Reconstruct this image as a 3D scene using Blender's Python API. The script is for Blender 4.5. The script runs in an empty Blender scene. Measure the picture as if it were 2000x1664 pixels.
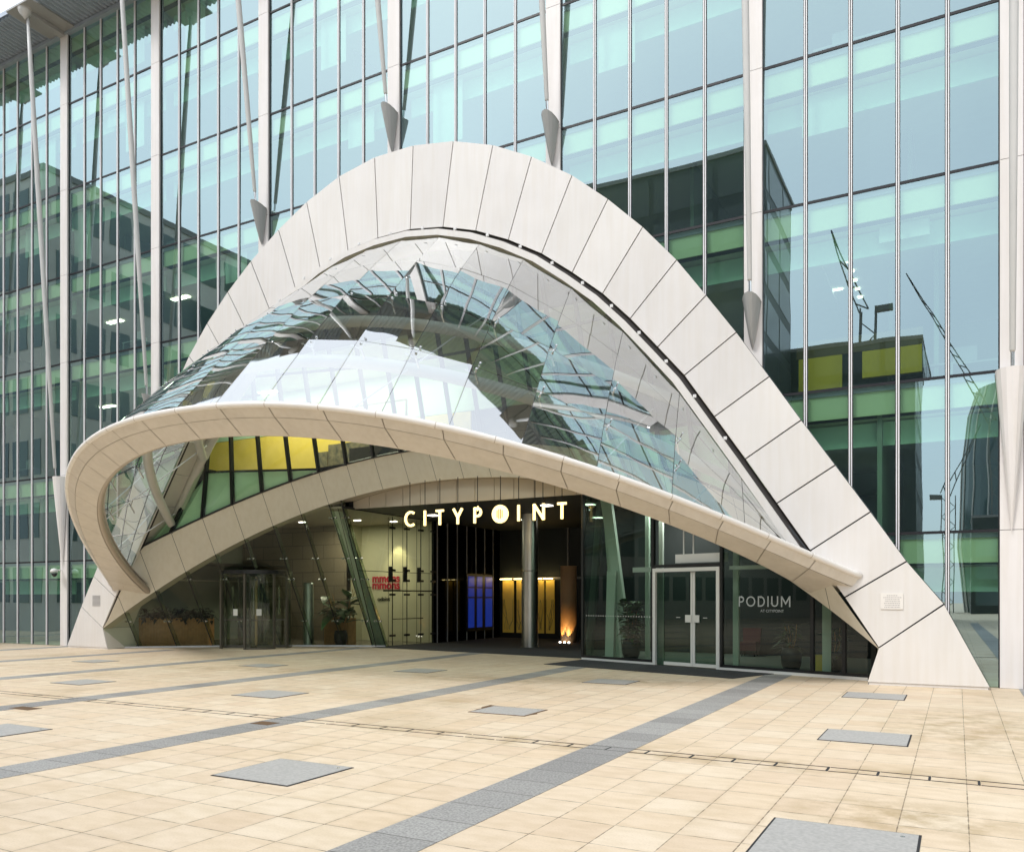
import bpy, math, random
from mathutils import Vector as V
random.seed(7)
C = bpy.context.scene.collection
R_ = math.radians
# ------------------------------------------------------------------ materials
def mat(name, col, rough=.6, metal=0, spec=.5, noise=0, nscale=3., bump=0, bscale=40., emit=None, estr=0, col2=None):
    m = bpy.data.materials.new(name); m.use_nodes = True
    nt = m.node_tree; b = nt.nodes['Principled BSDF']
    b.inputs['Base Color'].default_value = (*col, 1); b.inputs['Roughness'].default_value = rough
    b.inputs['Metallic'].default_value = metal; b.inputs['Specular IOR Level'].default_value = spec
    tc = nt.nodes.new('ShaderNodeTexCoord')
    if noise or col2:
        n = nt.nodes.new('ShaderNodeTexNoise'); n.inputs['Scale'].default_value = nscale; n.inputs['Detail'].default_value = 8
        nt.links.new(tc.outputs['Object'], n.inputs['Vector'])
        r = nt.nodes.new('ShaderNodeValToRGB')
        c2 = col2 or tuple(c*(1-noise) for c in col)
        r.color_ramp.elements[0].position = .3; r.color_ramp.elements[1].position = .7
        r.color_ramp.elements[0].color = (*c2, 1); r.color_ramp.elements[1].color = (*col, 1)
        nt.links.new(n.outputs['Fac'], r.inputs['Fac']); nt.links.new(r.outputs['Color'], b.inputs['Base Color'])
    if bump:
        n = nt.nodes.new('ShaderNodeTexNoise'); n.inputs['Scale'].default_value = bscale
        nt.links.new(tc.outputs['Object'], n.inputs['Vector'])
        bp = nt.nodes.new('ShaderNodeBump'); bp.inputs['Strength'].default_value = bump; bp.inputs['Distance'].default_value = .02
        nt.links.new(n.outputs['Fac'], bp.inputs['Height']); nt.links.new(bp.outputs['Normal'], b.inputs['Normal'])
    if emit:
        b.inputs['Emission Color'].default_value = (*emit, 1); b.inputs['Emission Strength'].default_value = estr
    return m
def glass(name, trans, refl, base, fk=1., wave=0, wscale=.6, rough=0.):
    m = bpy.data.materials.new(name); m.use_nodes = True
    nt = m.node_tree; nt.nodes.clear(); N = nt.nodes.new; L = nt.links.new
    o = N('ShaderNodeOutputMaterial'); mx = N('ShaderNodeMixShader'); t = N('ShaderNodeBsdfTransparent'); g = N('ShaderNodeBsdfGlossy')
    t.inputs['Color'].default_value = (*trans, 1); g.inputs['Color'].default_value = (*refl, 1); g.inputs['Roughness'].default_value = rough
    fr = N('ShaderNodeLayerWeight'); fr.inputs['Blend'].default_value = .5
    pw = N('ShaderNodeMath'); pw.operation = 'POWER'; pw.inputs[1].default_value = 4.; L(fr.outputs['Facing'], pw.inputs[0])
    ma = N('ShaderNodeMath'); ma.operation = 'MULTIPLY_ADD'; ma.use_clamp = True
    ma.inputs[1].default_value = fk; ma.inputs[2].default_value = base
    L(pw.outputs[0], ma.inputs[0]); L(ma.outputs[0], mx.inputs[0]); L(t.outputs[0], mx.inputs[1]); L(g.outputs[0], mx.inputs[2]); L(mx.outputs[0], o.inputs[0])
    if wave:
        tc = N('ShaderNodeTexCoord'); n = N('ShaderNodeTexNoise'); n.inputs['Scale'].default_value = wscale; n.inputs['Detail'].default_value = 1
        L(tc.outputs['Object'], n.inputs['Vector'])
        bp = N('ShaderNodeBump'); bp.inputs['Strength'].default_value = 1; bp.inputs['Distance'].default_value = wave
        L(n.outputs['Fac'], bp.inputs['Height']); L(bp.outputs['Normal'], g.inputs['Normal']); L(bp.outputs['Normal'], fr.inputs['Normal'])
    return m
M = {}
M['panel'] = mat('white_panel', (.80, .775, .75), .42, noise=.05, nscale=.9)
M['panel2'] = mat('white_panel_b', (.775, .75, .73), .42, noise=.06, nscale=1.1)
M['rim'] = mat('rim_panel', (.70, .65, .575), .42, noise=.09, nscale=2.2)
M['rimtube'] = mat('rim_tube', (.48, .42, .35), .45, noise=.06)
M['bull'] = mat('rim_nosing', (.82, .79, .75), .35)
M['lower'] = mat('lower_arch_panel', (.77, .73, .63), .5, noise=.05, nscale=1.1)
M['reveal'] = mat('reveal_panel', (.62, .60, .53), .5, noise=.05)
M['joint'] = mat('joint_dark', (.02, .02, .022), .8)
M['seal_gap_dark'] = mat('seal_gap_dark', (.035, .03, .028), .6)
M['alu'] = mat('white_aluminium', (.80, .80, .82), .4, noise=.03)
M['column'] = mat('column_white', (.82, .79, .78), .45, noise=.04, nscale=1.5)
M['rod'] = mat('strut_paint', (.60, .60, .59), .4, noise=.06, nscale=2)
M['bracket'] = mat('bracket_paint', (.38, .385, .38), .42, noise=.06)
M['soffit'] = mat('soffit_metal', (.42, .48, .56), .4, metal=.3, noise=.1)
M['black'] = mat('black_frame', (.012, .014, .016), .35)
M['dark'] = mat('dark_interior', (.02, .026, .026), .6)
M['transom'] = mat('transom', (.008, .008, .012), .4)
M['steel'] = mat('steel', (.62, .61, .58), .3, metal=1, noise=.08)
M['chrome'] = mat('chrome', (.7, .7, .7), .2, metal=1)
M['tube'] = mat('tube_paint', (.60, .60, .56), .4, noise=.05)
M['spandrel'] = mat('spandrel', (.76, .78, .52), .6, noise=.04)
M['bulkhead'] = mat('bulkhead', (.58, .80, .62), .6, noise=.06)
M['shadowbox'] = mat('shadow_box', (.42, .40, .50), .6)
M['ceil'] = mat('office_ceiling', (.75, .76, .62), .7, noise=.05)
M['carpet'] = mat('office_floor', (.12, .13, .12), .8)
M['iwall'] = mat('office_wall', (.30, .36, .28), .7, noise=.2, nscale=.6)
M['blind'] = mat('blind', (.60, .70, .58), .8, noise=.1)
M['yellow'] = mat('yellow_wall', (.78, .56, .10), .6, noise=.08)
M['cream'] = mat('cream_wall', (.50, .49, .34), .6, noise=.05)
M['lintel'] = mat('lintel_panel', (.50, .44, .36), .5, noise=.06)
M['mat'] = mat('entrance_mat', (.035, .036, .04), .9, noise=.2, nscale=60, bump=.3, bscale=300)
M['granite'] = mat('granite', (.24, .24, .25), .7, bump=.2, bscale=150, col2=(.33, .33, .34), nscale=38)
M['lamp'] = mat('lamp_glow', (1, 1, 1), emit=(1, .93, .8), estr=7)
M['letter'] = mat('letter_glow', (1, .9, .6), emit=(1, .74, .28), estr=1.5)
M['bars'] = mat('letter_bars', (.10, .05, .02), .5)
M['letter_grey'] = mat('letter_grey', (.50, .54, .55), .6)
M['red'] = mat('red_letter', (.45, .03, .06), .5)
M['screen'] = mat('screen_blue', (.02, .05, .3), .3, emit=(.015, .08, .8), estr=.13)
M['ypanel'] = mat('lit_panel', (.75, .52, .1), .4, emit=(.9, .56, .07), estr=.04)
M['stripglow'] = mat('added_strip_glow', (1, .8, .4), emit=(1, .72, .28), estr=14)
M['wood'] = mat('ribbed_wood', (.55, .30, .12), .5, noise=.25, nscale=8)
M['leaf'] = mat('leaf', (.06, .15, .045), .4, noise=.4, nscale=6)
M['leaf2'] = mat('leaf_pale', (.10, .14, .05), .5, noise=.4, nscale=6)
M['darkleaf'] = mat('leaf_dark', (.015, .025, .02), .5, noise=.4, nscale=6)
M['pot'] = mat('pot_black', (.02, .022, .026), .45)
M['paper'] = mat('paper', (.75, .75, .72), .6)
M['greyink'] = mat('grey_ink', (.35, .34, .34), .6)
M['whiteframe'] = mat('door_white', (.78, .78, .76), .4)
M['inkcol'] = mat('inner_column', (.62, .72, .62), .5)
M['cover'] = mat('cover_granite', (.36, .35, .33), .65, bump=.25, bscale=160, col2=(.47, .455, .43), nscale=30)
M['rust'] = mat('cover_rust', (.13, .07, .03), .8)
M['bcon'] = mat('stone_band', (.56, .54, .50), .7, noise=.2, nscale=.3)
M['bdwin'] = mat('far_dark_window', (.05, .06, .06), .25)
M['bdark'] = mat('far_dark_cladding', (.035, .045, .045), .5, noise=.3, nscale=.2)
M['bwin'] = mat('far_window', (.05, .085, .09), .12, spec=.8)
M['crane'] = mat('crane_paint', (.14, .14, .13), .5)
M['rooff'] = mat('far_roof', (.2, .2, .2), .8)
M['brown'] = mat('picture_canvas', (.06, .06, .045), .7, col2=(.28, .22, .12), nscale=5)
M['redfab'] = mat('red_fabric', (.09, .006, .012), .8)
M['fglass'] = glass('facade_glass', (.70, .98, .84), (.68, .885, .94), .42, .7, wave=.0028, wscale=.55)
M['cglass'] = glass('canopy_glass', (.80, .89, .85), (.96, .98, 1), .50, .6)
M['clear'] = glass('lobby_glass', (.76, .82, .74), (.9, .95, .92), .045, .9)
M['podglass'] = glass('podium_glass', (.56, .66, .60), (.85, .93, .92), .04, .9)
M['iglass'] = glass('inclined_glass', (.80, .92, .78), (.8, .9, .88), .05, .8)
M['lampstrip'] = mat('lamp_strip', (1, 1, 1), emit=(1, .93, .8), estr=3)
M['ochre'] = mat('ochre_partition', (.85, .52, .03), .6)
M['doorframe'] = mat('door_frame_bronze', (.13, .12, .10), .4, metal=.4)
M['clampw'] = mat('clamp_white', (.8, .8, .8), .4)
M['lampdim'] = mat('lamp_small', (1, 1, 1), emit=(1, .95, .85), estr=2.2)

def tone(m, lo, hi, sock):
    nt = m.node_tree; N = nt.nodes.new; L = nt.links.new
    oi = N('ShaderNodeObjectInfo'); mr = N('ShaderNodeMapRange'); mr.inputs['To Min'].default_value = lo; mr.inputs['To Max'].default_value = hi; L(oi.outputs['Random'], mr.inputs['Value'])
    mx = N('ShaderNodeMixRGB'); mx.blend_type = 'MULTIPLY'; mx.inputs[0].default_value = 1
    if sock.is_linked: L(sock.links[0].from_socket, mx.inputs[1])
    else: mx.inputs[1].default_value = sock.default_value
    L(mr.outputs[0], mx.inputs[2]); L(mx.outputs[0], sock)
def streaks(m, sock, amt=.93):
    nt = m.node_tree; N = nt.nodes.new; L = nt.links.new
    g = N('ShaderNodeNewGeometry'); mp = N('ShaderNodeMapping'); mp.inputs['Scale'].default_value = (5, 5, .35); L(g.outputs['Position'], mp.inputs['Vector'])
    n = N('ShaderNodeTexNoise'); n.inputs['Scale'].default_value = 1.6; n.inputs['Detail'].default_value = 7; L(mp.outputs[0], n.inputs['Vector'])
    rp = N('ShaderNodeValToRGB'); rp.color_ramp.elements[0].position = .35; rp.color_ramp.elements[0].color = (amt, amt*.99, amt*.97, 1); rp.color_ramp.elements[1].position = .6; rp.color_ramp.elements[1].color = (1, 1, 1, 1); L(n.outputs['Fac'], rp.inputs['Fac'])
    mx = N('ShaderNodeMixRGB'); mx.blend_type = 'MULTIPLY'; mx.inputs[0].default_value = 1
    L(sock.links[0].from_socket, mx.inputs[1]); L(rp.outputs[0], mx.inputs[2]); L(mx.outputs[0], sock)
for k_ in ('panel', 'panel2'):
    b_ = M[k_].node_tree.nodes['Principled BSDF'].inputs['Base Color']; streaks(M[k_], b_, .965); tone(M[k_], .94, 1.0, b_)
for k_ in ('rim', 'lower', 'column'): streaks(M[k_], M[k_].node_tree.nodes['Principled BSDF'].inputs['Base Color'], .955)
for nd in M['fglass'].node_tree.nodes:
    if nd.type == 'BSDF_GLOSSY': tone(M['fglass'], .92, 1.04, nd.inputs['Color'])
def tilemat():
    m = bpy.data.materials.new('limestone_paving'); m.use_nodes = True
    nt = m.node_tree; N = nt.nodes.new; L = nt.links.new; b = nt.nodes['Principled BSDF']
    b.inputs['Roughness'].default_value = .62; b.inputs['Specular IOR Level'].default_value = .35
    g = N('ShaderNodeNewGeometry'); sp = N('ShaderNodeSeparateXYZ'); L(g.outputs['Position'], sp.inputs[0])
    def mth(op, a, c=None, cl=False, d=None):
        n = N('ShaderNodeMath'); n.operation = op; n.use_clamp = cl
        for i, x in enumerate((a, c, d)):
            if x is None: continue
            if isinstance(x, (int, float)): n.inputs[i].default_value = x
            else: L(x, n.inputs[i])
        return n.outputs[0]
    x = mth('DIVIDE', mth('ADD', sp.outputs[0], 4.15), 5.27)
    bay = mth('FLOOR', x)
    fx = mth('MULTIPLY', mth('FRACT', x), 5.27)
    tx = mth('DIVIDE', mth('SUBTRACT', fx, .6), .5189)
    ty = mth('DIVIDE', mth('ADD', sp.outputs[1], 10.26), .562)
    ix = mth('ADD', mth('FLOOR', tx), mth('MULTIPLY', bay, 13.)); iy = mth('FLOOR', ty)
    # irregular joints
    nz = N('ShaderNodeTexNoise'); nz.inputs['Scale'].default_value = 9; nz.inputs['Detail'].default_value = 6; L(g.outputs['Position'], nz.inputs['Vector'])
    nzl = N('ShaderNodeTexNoise'); nzl.inputs['Scale'].default_value = .45; nzl.inputs['Detail'].default_value = 5; L(g.outputs['Position'], nzl.inputs['Vector'])
    def edge(t):
        f = mth('FRACT', t); return mth('MINIMUM', f, mth('SUBTRACT', 1., f))
    e = mth('MINIMUM', edge(tx), edge(ty))
    wd = mth('MULTIPLY_ADD', nz.outputs['Fac'], .030, d=-.0065)
    jn = mth('LESS_THAN', e, wd)
    # soft weathering near joints, where the large noise says so
    sw = mth('MULTIPLY', mth('SUBTRACT', 1., mth('MULTIPLY', e, 9., cl=True), cl=True), mth('MULTIPLY', mth('SUBTRACT', nzl.outputs['Fac'], .45), 3., cl=True))
    cb = N('ShaderNodeCombineXYZ'); L(ix, cb.inputs[0]); L(iy, cb.inputs[1])
    wn = N('ShaderNodeTexWhiteNoise'); wn.noise_dimensions = '3D'; L(cb.outputs[0], wn.inputs['Vector'])
    rp = N('ShaderNodeValToRGB'); L(wn.outputs['Value'], rp.inputs['Fac'])
    els = rp.color_ramp.elements
    els[0].position = 0; els[0].color = (.67, .53, .38, 1); els[1].position = 1; els[1].color = (.745, .63, .48, 1)
    for p, c in ((.25, (.715, .59, .44, 1)), (.5, (.70, .56, .40, 1)), (.8, (.725, .60, .445, 1))):
        q = els.new(p); q.color = c
    # veining in each stone: stretched noise, offset per tile
    ad = N('ShaderNodeVectorMath'); ad.operation = 'ADD'; sc = N('ShaderNodeVectorMath'); sc.operation = 'SCALE'; sc.inputs['Scale'].default_value = 17
    L(wn.outputs['Color'], sc.inputs[0]); L(g.outputs['Position'], ad.inputs[0]); L(sc.outputs[0], ad.inputs[1])
    mp = N('ShaderNodeMapping'); mp.inputs['Scale'].default_value = (1.5, 3.4, 1); L(ad.outputs[0], mp.inputs['Vector'])
    v = N('ShaderNodeTexNoise'); v.inputs['Scale'].default_value = 2.2; v.inputs['Detail'].default_value = 9; L(mp.outputs[0], v.inputs['Vector'])
    vr = N('ShaderNodeValToRGB'); vr.color_ramp.elements[0].position = .32; vr.color_ramp.elements[0].color = (.93, .91, .87, 1)
    vr.color_ramp.elements[1].position = .62; vr.color_ramp.elements[1].color = (1.03, 1.03, 1.04, 1); L(v.outputs['Fac'], vr.inputs['Fac'])
    def mix(f, a, c, bt='MIX'):
        n = N('ShaderNodeMixRGB'); n.blend_type = bt
        for i, q in enumerate((f, a, c)):
            if isinstance(q, (int, float)): n.inputs[i].default_value = q
            elif isinstance(q, tuple): n.inputs[i].default_value = q
            else: L(q, n.inputs[i])
        return n.outputs[0]
    c = mix(1., rp.outputs['Color'], vr.outputs['Color'], 'MULTIPLY')
    # large stains
    st = N('ShaderNodeTexNoise'); st.inputs['Scale'].default_value = .33; st.inputs['Detail'].default_value = 7; st.inputs['Roughness'].default_value = .62
    L(g.outputs['Position'], st.inputs['Vector'])
    sr = N('ShaderNodeValToRGB'); sr.color_ramp.elements[0].position = .54; sr.color_ramp.elements[0].color = (0, 0, 0, 1); sr.color_ramp.elements[1].position = .74; sr.color_ramp.elements[1].color = (.55, .55, .55, 1)
    L(st.outputs['Fac'], sr.inputs['Fac'])
    c = mix(sr.outputs['Color'], c, (.36, .25, .11, 1))
    c = mix(mth('MULTIPLY', sw, .35), c, (.30, .21, .12, 1))
    sn = N('ShaderNodeTexNoise'); sn.inputs['Scale'].default_value = 2.6; sn.inputs['Detail'].default_value = 10; sn.inputs['Roughness'].default_value = .65; L(g.outputs['Position'], sn.inputs['Vector'])
    for px_, py_, rx_, ry_ in ((-15.6, -4.2, 2.2, .8), (-18.2, -4.6, 1.5, .6), (-6.6, -2.6, 2.6, .9), (-9.6, -3.6, 2.0, .8), (.2, -6.5, 1.5, 3.0), (-.4, -12.2, 1.2, .8), (-4.0, -10.4, 6, .5)):
        ex = mth('POWER', mth('DIVIDE', mth('SUBTRACT', sp.outputs[0], px_), rx_), 2.); ey = mth('POWER', mth('DIVIDE', mth('SUBTRACT', sp.outputs[1], py_), ry_), 2.)
        q_ = mth('MULTIPLY', mth('SUBTRACT', 1., mth('ADD', ex, ey), cl=True), mth('MULTIPLY', mth('SUBTRACT', sn.outputs['Fac'], .42), 5., cl=True))
        c = mix(mth('MULTIPLY', q_, .75), c, (.40, .29, .15, 1))
    vo = N('ShaderNodeTexVoronoi'); vo.inputs['Scale'].default_value = 1.7; L(g.outputs['Position'], vo.inputs['Vector'])
    gs = mth('LESS_THAN', vo.outputs['Distance'], mth('MULTIPLY_ADD', nzl.outputs['Fac'], .09, d=-.012))
    c = mix(mth('MULTIPLY', gs, .38), c, (.20, .17, .13, 1))
    sp2 = N('ShaderNodeTexNoise'); sp2.inputs['Scale'].default_value = 55; sp2.inputs['Detail'].default_value = 3; L(g.outputs['Position'], sp2.inputs['Vector'])
    c = mix(mth('MULTIPLY', mth('MULTIPLY', mth('SUBTRACT', sp2.outputs['Fac'], .5, cl=True), 5., cl=True), .16), c, (.33, .25, .16, 1))
    jc = mth('MULTIPLY', jn, mth('MULTIPLY_ADD', nz.outputs['Fac'], 1.1, d=.15, cl=True))
    c = mix(jc, c, (.15, .11, .07, 1))
    L(c, b.inputs['Base Color'])
    bp = N('ShaderNodeBump'); bp.inputs['Strength'].default_value = .25; bp.inputs['Distance'].default_value = .01
    L(mth('SUBTRACT', v.outputs['Fac'], jn), bp.inputs['Height']); L(bp.outputs['Normal'], b.inputs['Normal'])
    return m
M['tiles'] = tilemat()
# granite band with cross joints
def bandmat():
    m = bpy.data.materials.new('granite_band'); m.use_nodes = True
    nt = m.node_tree; N = nt.nodes.new; L = nt.links.new; b = nt.nodes['Principled BSDF']; b.inputs['Roughness'].default_value = .65
    g = N('ShaderNodeNewGeometry'); sp = N('ShaderNodeSeparateXYZ'); L(g.outputs['Position'], sp.inputs[0])
    ty = N('ShaderNodeMath'); ty.operation = 'MULTIPLY_ADD'; ty.inputs[1].default_value = 1/.562; ty.inputs[2].default_value = 10.26/.562; L(sp.outputs[1], ty.inputs[0])
    fl = N('ShaderNodeMath'); fl.operation = 'FLOOR'; L(ty.outputs[0], fl.inputs[0])
    fr = N('ShaderNodeMath'); fr.operation = 'FRACT'; L(ty.outputs[0], fr.inputs[0])
    lt = N('ShaderNodeMath'); lt.operation = 'LESS_THAN'; lt.inputs[1].default_value = .018; L(fr.outputs[0], lt.inputs[0])
    wn = N('ShaderNodeTexWhiteNoise'); wn.noise_dimensions = '1D'; L(fl.outputs[0], wn.inputs['W'])
    rp = N('ShaderNodeValToRGB'); rp.color_ramp.elements[0].color = (.27, .262, .25, 1); rp.color_ramp.elements[1].color = (.37, .36, .34, 1); L(wn.outputs['Value'], rp.inputs['Fac'])
    n = N('ShaderNodeTexNoise'); n.inputs['Scale'].default_value = 45; n.inputs['Detail'].default_value = 4; L(g.outputs['Position'], n.inputs['Vector'])
    nr = N('ShaderNodeValToRGB'); nr.color_ramp.elements[0].position = .35; nr.color_ramp.elements[0].color = (.7, .7, .71, 1); nr.color_ramp.elements[1].position = .65; nr.color_ramp.elements[1].color = (1.2, 1.2, 1.2, 1); L(n.outputs['Fac'], nr.inputs['Fac'])
    mx = N('ShaderNodeMixRGB'); mx.blend_type = 'MULTIPLY'; mx.inputs[0].default_value = 1; L(rp.outputs[0], mx.inputs[1]); L(nr.outputs[0], mx.inputs[2])
    m2 = N('ShaderNodeMixRGB'); m2.inputs[2].default_value = (.06, .055, .05, 1); L(lt.outputs[0], m2.inputs[0]); L(mx.outputs[0], m2.inputs[1])
    L(m2.outputs[0], b.inputs['Base Color']); return m
M['band'] = bandmat()
def walltile(name, col, sx, sz, jc=(.05, .05, .04)):
    m = bpy.data.materials.new(name); m.use_nodes = True
    nt = m.node_tree; N = nt.nodes.new; L = nt.links.new; b = nt.nodes['Principled BSDF']; b.inputs['Roughness'].default_value = .45
    g = N('ShaderNodeNewGeometry'); mp = N('ShaderNodeMapping'); mp.inputs['Rotation'].default_value = (R_(-90), 0, 0); L(g.outputs['Position'], mp.inputs['Vector'])
    br = N('ShaderNodeTexBrick'); br.offset = .5; br.inputs['Scale'].default_value = 1; br.inputs['Brick Width'].default_value = sx; br.inputs['Row Height'].default_value = sz
    br.inputs['Mortar Size'].default_value = .012; br.inputs['Color1'].default_value = (*col, 1); br.inputs['Color2'].default_value = (*[c*.85 for c in col], 1); br.inputs['Mortar'].default_value = (*jc, 1)
    L(mp.outputs[0], br.inputs['Vector']); L(br.outputs['Color'], b.inputs['Base Color']); return m
M['browntile'] = walltile('brown_wall_tile', (.20, .17, .12), 1.2, .6)
# ------------------------------------------------------------------ mesh helpers
ORG = {}
class MB:
    def __init__(s): s.v = []; s.f = []
    def add(s, vs, fs):
        n = len(s.v); s.v += [tuple(p) for p in vs]; s.f += [tuple(i+n for i in f) for f in fs]; return s
    def quad(s, *p): return s.add(p, [tuple(range(len(p)))])
    def box(s, x0, x1, y0, y1, z0, z1):
        p = [(x0, y0, z0), (x1, y0, z0), (x1, y1, z0), (x0, y1, z0), (x0, y0, z1), (x1, y0, z1), (x1, y1, z1), (x0, y1, z1)]
        return s.add(p, [(3, 2, 1, 0), (4, 5, 6, 7), (0, 1, 5, 4), (1, 2, 6, 5), (2, 3, 7, 6), (3, 0, 4, 7)])
    def hexa(s, p):  # 8 points like box order
        return s.add(p, [(3, 2, 1, 0), (4, 5, 6, 7), (0, 1, 5, 4), (1, 2, 6, 5), (2, 3, 7, 6), (3, 0, 4, 7)])
    def slab(s, poly, off):  # polygon extruded along vector off
        off = V(off); n = len(poly); a = [V(p) for p in poly]; b = [p+off for p in a]
        return s.add(a+b, [tuple(range(n))[::-1], tuple(range(n, 2*n))]+[(i, (i+1) % n, n+(i+1) % n, n+i) for i in range(n)])
    def bar(s, a, b, w, h, up=(0, 0, 1)):
        a = V(a); b = V(b); d = (b-a).normalized(); u = V(up)
        if abs(d.dot(u)) > .95: u = V((0, 1, 0))
        sd = d.cross(u).normalized(); u = sd.cross(d).normalized(); sd *= w/2; u *= h/2
        return s.hexa([a-sd-u, a+sd-u, a+sd+u, a-sd+u, b-sd-u, b+sd-u, b+sd+u, b-sd+u])
    def tube(s, pts, r, n=12, cap=True):
        pts = [V(p) for p in pts]; rs = r if isinstance(r, (list, tuple)) else [r]*len(pts)
        base = len(s.v); up = None
        for i, p in enumerate(pts):
            d = (pts[min(i+1, len(pts)-1)]-pts[max(i-1, 0)]).normalized()
            if up is None:
                up = V((0, 0, 1)) if abs(d.z) < .9 else V((0, 1, 0))
            sd = d.cross(up).normalized(); up = sd.cross(d).normalized()
            for k in range(n):
                a = 2*math.pi*k/n; s.v.append(tuple(p+sd*math.cos(a)*rs[i]+up*math.sin(a)*rs[i]))
        for i in range(len(pts)-1):
            for k in range(n):
                k2 = (k+1) % n; s.f.append((base+i*n+k, base+i*n+k2, base+(i+1)*n+k2, base+(i+1)*n+k))
        if cap:
            s.f.append(tuple(base+k for k in range(n))[::-1]); s.f.append(tuple(base+(len(pts)-1)*n+k for k in range(n)))
        return s
    def lathe(s, c, prof, n=20):
        return s.tube2([(c[0], c[1], c[2]+z) for r, z in prof], [r for r, z in prof], n)
    def tube2(s, pts, rs, n):
        base = len(s.v)
        for p, r in zip(pts, rs):
            for k in range(n):
                a = 2*math.pi*k/n; s.v.append((p[0]+r*math.cos(a), p[1]+r*math.sin(a), p[2]))
        for i in range(len(pts)-1):
            for k in range(n):
                k2 = (k+1) % n; s.f.append((base+i*n+k, base+i*n+k2, base+(i+1)*n+k2, base+(i+1)*n+k))
        s.f.append(tuple(base+k for k in range(n))[::-1]); s.f.append(tuple(base+(len(pts)-1)*n+k for k in range(n)))
        return s
    def grid(s, rows):
        base = len(s.v); m = len(rows[0])
        for r in rows: s.v += [tuple(p) for p in r]
        for i in range(len(rows)-1):
            for j in range(m-1): s.f.append((base+i*m+j, base+i*m+j+1, base+(i+1)*m+j+1, base+(i+1)*m+j))
        return s
    def build(s, name, m, parent=None, smooth=False, origin=None):
        if not s.v: return None
        o0 = V(origin) if origin is not None else (ORG[parent] if parent else V((0, 0, 0)))
        me = bpy.data.meshes.new(name); me.from_pydata([tuple(V(p)-o0) for p in s.v], [], s.f); me.update()
        me.materials.append(M[m] if isinstance(m, str) else m)
        if smooth:
            for p in me.polygons: p.use_smooth = True
        o = bpy.data.objects.new(name, me); C.objects.link(o)
        if parent:
            o.parent = parent; o.location = o0-ORG[parent]
        else: o.location = o0
        ORG[o] = o0; return o
def tag(o, label=None, cat=None, group=None, kind=None):
    if label: o['label'] = label
    if cat: o['category'] = cat
    if group: o['group'] = group
    if kind: o['kind'] = kind
    return o
def thing(name, label, cat, loc, group=None):
    o = bpy.data.objects.new(name, None); C.objects.link(o); o.location = loc; ORG[o] = V(loc); o.empty_display_size = .3
    return tag(o, label, cat, group)
def lerp(a, b, t): return a+(b-a)*t
def ip(x, xs, ys):
    if x <= xs[0]: return ys[0]
    for i in range(1, len(xs)):
        if x <= xs[i]: return lerp(ys[i-1], ys[i], (x-xs[i-1])/(xs[i]-xs[i-1]))
    return ys[-1]
# ------------------------------------------------------------------ camera, light, sky
f = 1613.; TH = math.atan(870/1613.); HC = 1.9; DC = 20.1
cam = bpy.data.cameras.new('camera'); co = bpy.data.objects.new('camera', cam); C.objects.link(co)
co.location = (0, -DC, HC); co.rotation_euler = (math.pi/2, 0, TH)
cam.sensor_width = 36; cam.lens = 36*f/2000; cam.shift_y = (1166-832)/2000; cam.clip_end = 3000
bpy.context.scene.camera = co
SD = V((-.42, -.72, .95)).normalized()
sun = bpy.data.lights.new('sun', 'SUN'); sun.energy = 1.15; sun.angle = R_(14); sun.color = (1, .98, .95)
so = bpy.data.objects.new('sun', sun); C.objects.link(so); so.rotation_euler = SD.to_track_quat('Z', 'Y').to_euler()
w = bpy.data.worlds.new('World'); bpy.context.scene.world = w; w.use_nodes = True
nt = w.node_tree; nt.nodes.clear(); N = nt.nodes.new; L = nt.links.new
sky = N('ShaderNodeTexSky'); sky.sky_type = 'NISHITA'; sky.sun_disc = False
sky.sun_elevation = math.asin(SD.z); sky.sun_rotation = math.atan2(SD.x, SD.y); sky.air_density = 1; sky.dust_density = 2
b1 = N('ShaderNodeBackground'); b1.inputs[1].default_value = .1; L(sky.outputs[0], b1.inputs[0])
tc = N('ShaderNodeTexCoord'); sx = N('ShaderNodeSeparateXYZ'); L(tc.outputs['Generated'], sx.inputs[0])
rp = N('ShaderNodeValToRGB'); L(sx.outputs[2], rp.inputs[0])
rp.color_ramp.elements[0].position = 0; rp.color_ramp.elements[0].color = (.74, .78, .80, 1)
rp.color_ramp.elements[1].position = .9; rp.color_ramp.elements[1].color = (1., 1.03, 1.05, 1)
q = rp.color_ramp.elements.new(.35); q.color = (.92, .97, 1.0, 1)
cn = N('ShaderNodeTexNoise'); cn.inputs['Scale'].default_value = 2.2; cn.inputs['Detail'].default_value = 6; L(tc.outputs['Generated'], cn.inputs['Vector'])
cr = N('ShaderNodeValToRGB'); cr.color_ramp.elements[0].position = .3; cr.color_ramp.elements[0].color = (.86, .88, .92, 1); cr.color_ramp.elements[1].position = .7; cr.color_ramp.elements[1].color = (1.1, 1.1, 1.1, 1); L(cn.outputs['Fac'], cr.inputs[0])
mm = N('ShaderNodeMixRGB'); mm.blend_type = 'MULTIPLY'; mm.inputs[0].default_value = 1; L(rp.outputs[0], mm.inputs[1]); L(cr.outputs[0], mm.inputs[2])
b2 = N('ShaderNodeBackground'); b2.inputs[1].default_value = 1.3; L(mm.outputs[0], b2.inputs[0])
ms = N('ShaderNodeMixShader'); ms.inputs[0].default_value = .72; L(b1.outputs[0], ms.inputs[1]); L(b2.outputs[0], ms.inputs[2])
wo = N('ShaderNodeOutputWorld'); L(ms.outputs[0], wo.inputs[0])
sc = bpy.context.scene
sc.view_settings.view_transform = 'Standard'; sc.view_settings.look = 'None'; sc.view_settings.exposure = .58; sc.view_settings.gamma = 1
sc.cycles.max_bounces = 14; sc.cycles.transparent_max_bounces = 24; sc.cycles.glossy_bounces = 6; sc.cycles.diffuse_bounces = 4
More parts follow.
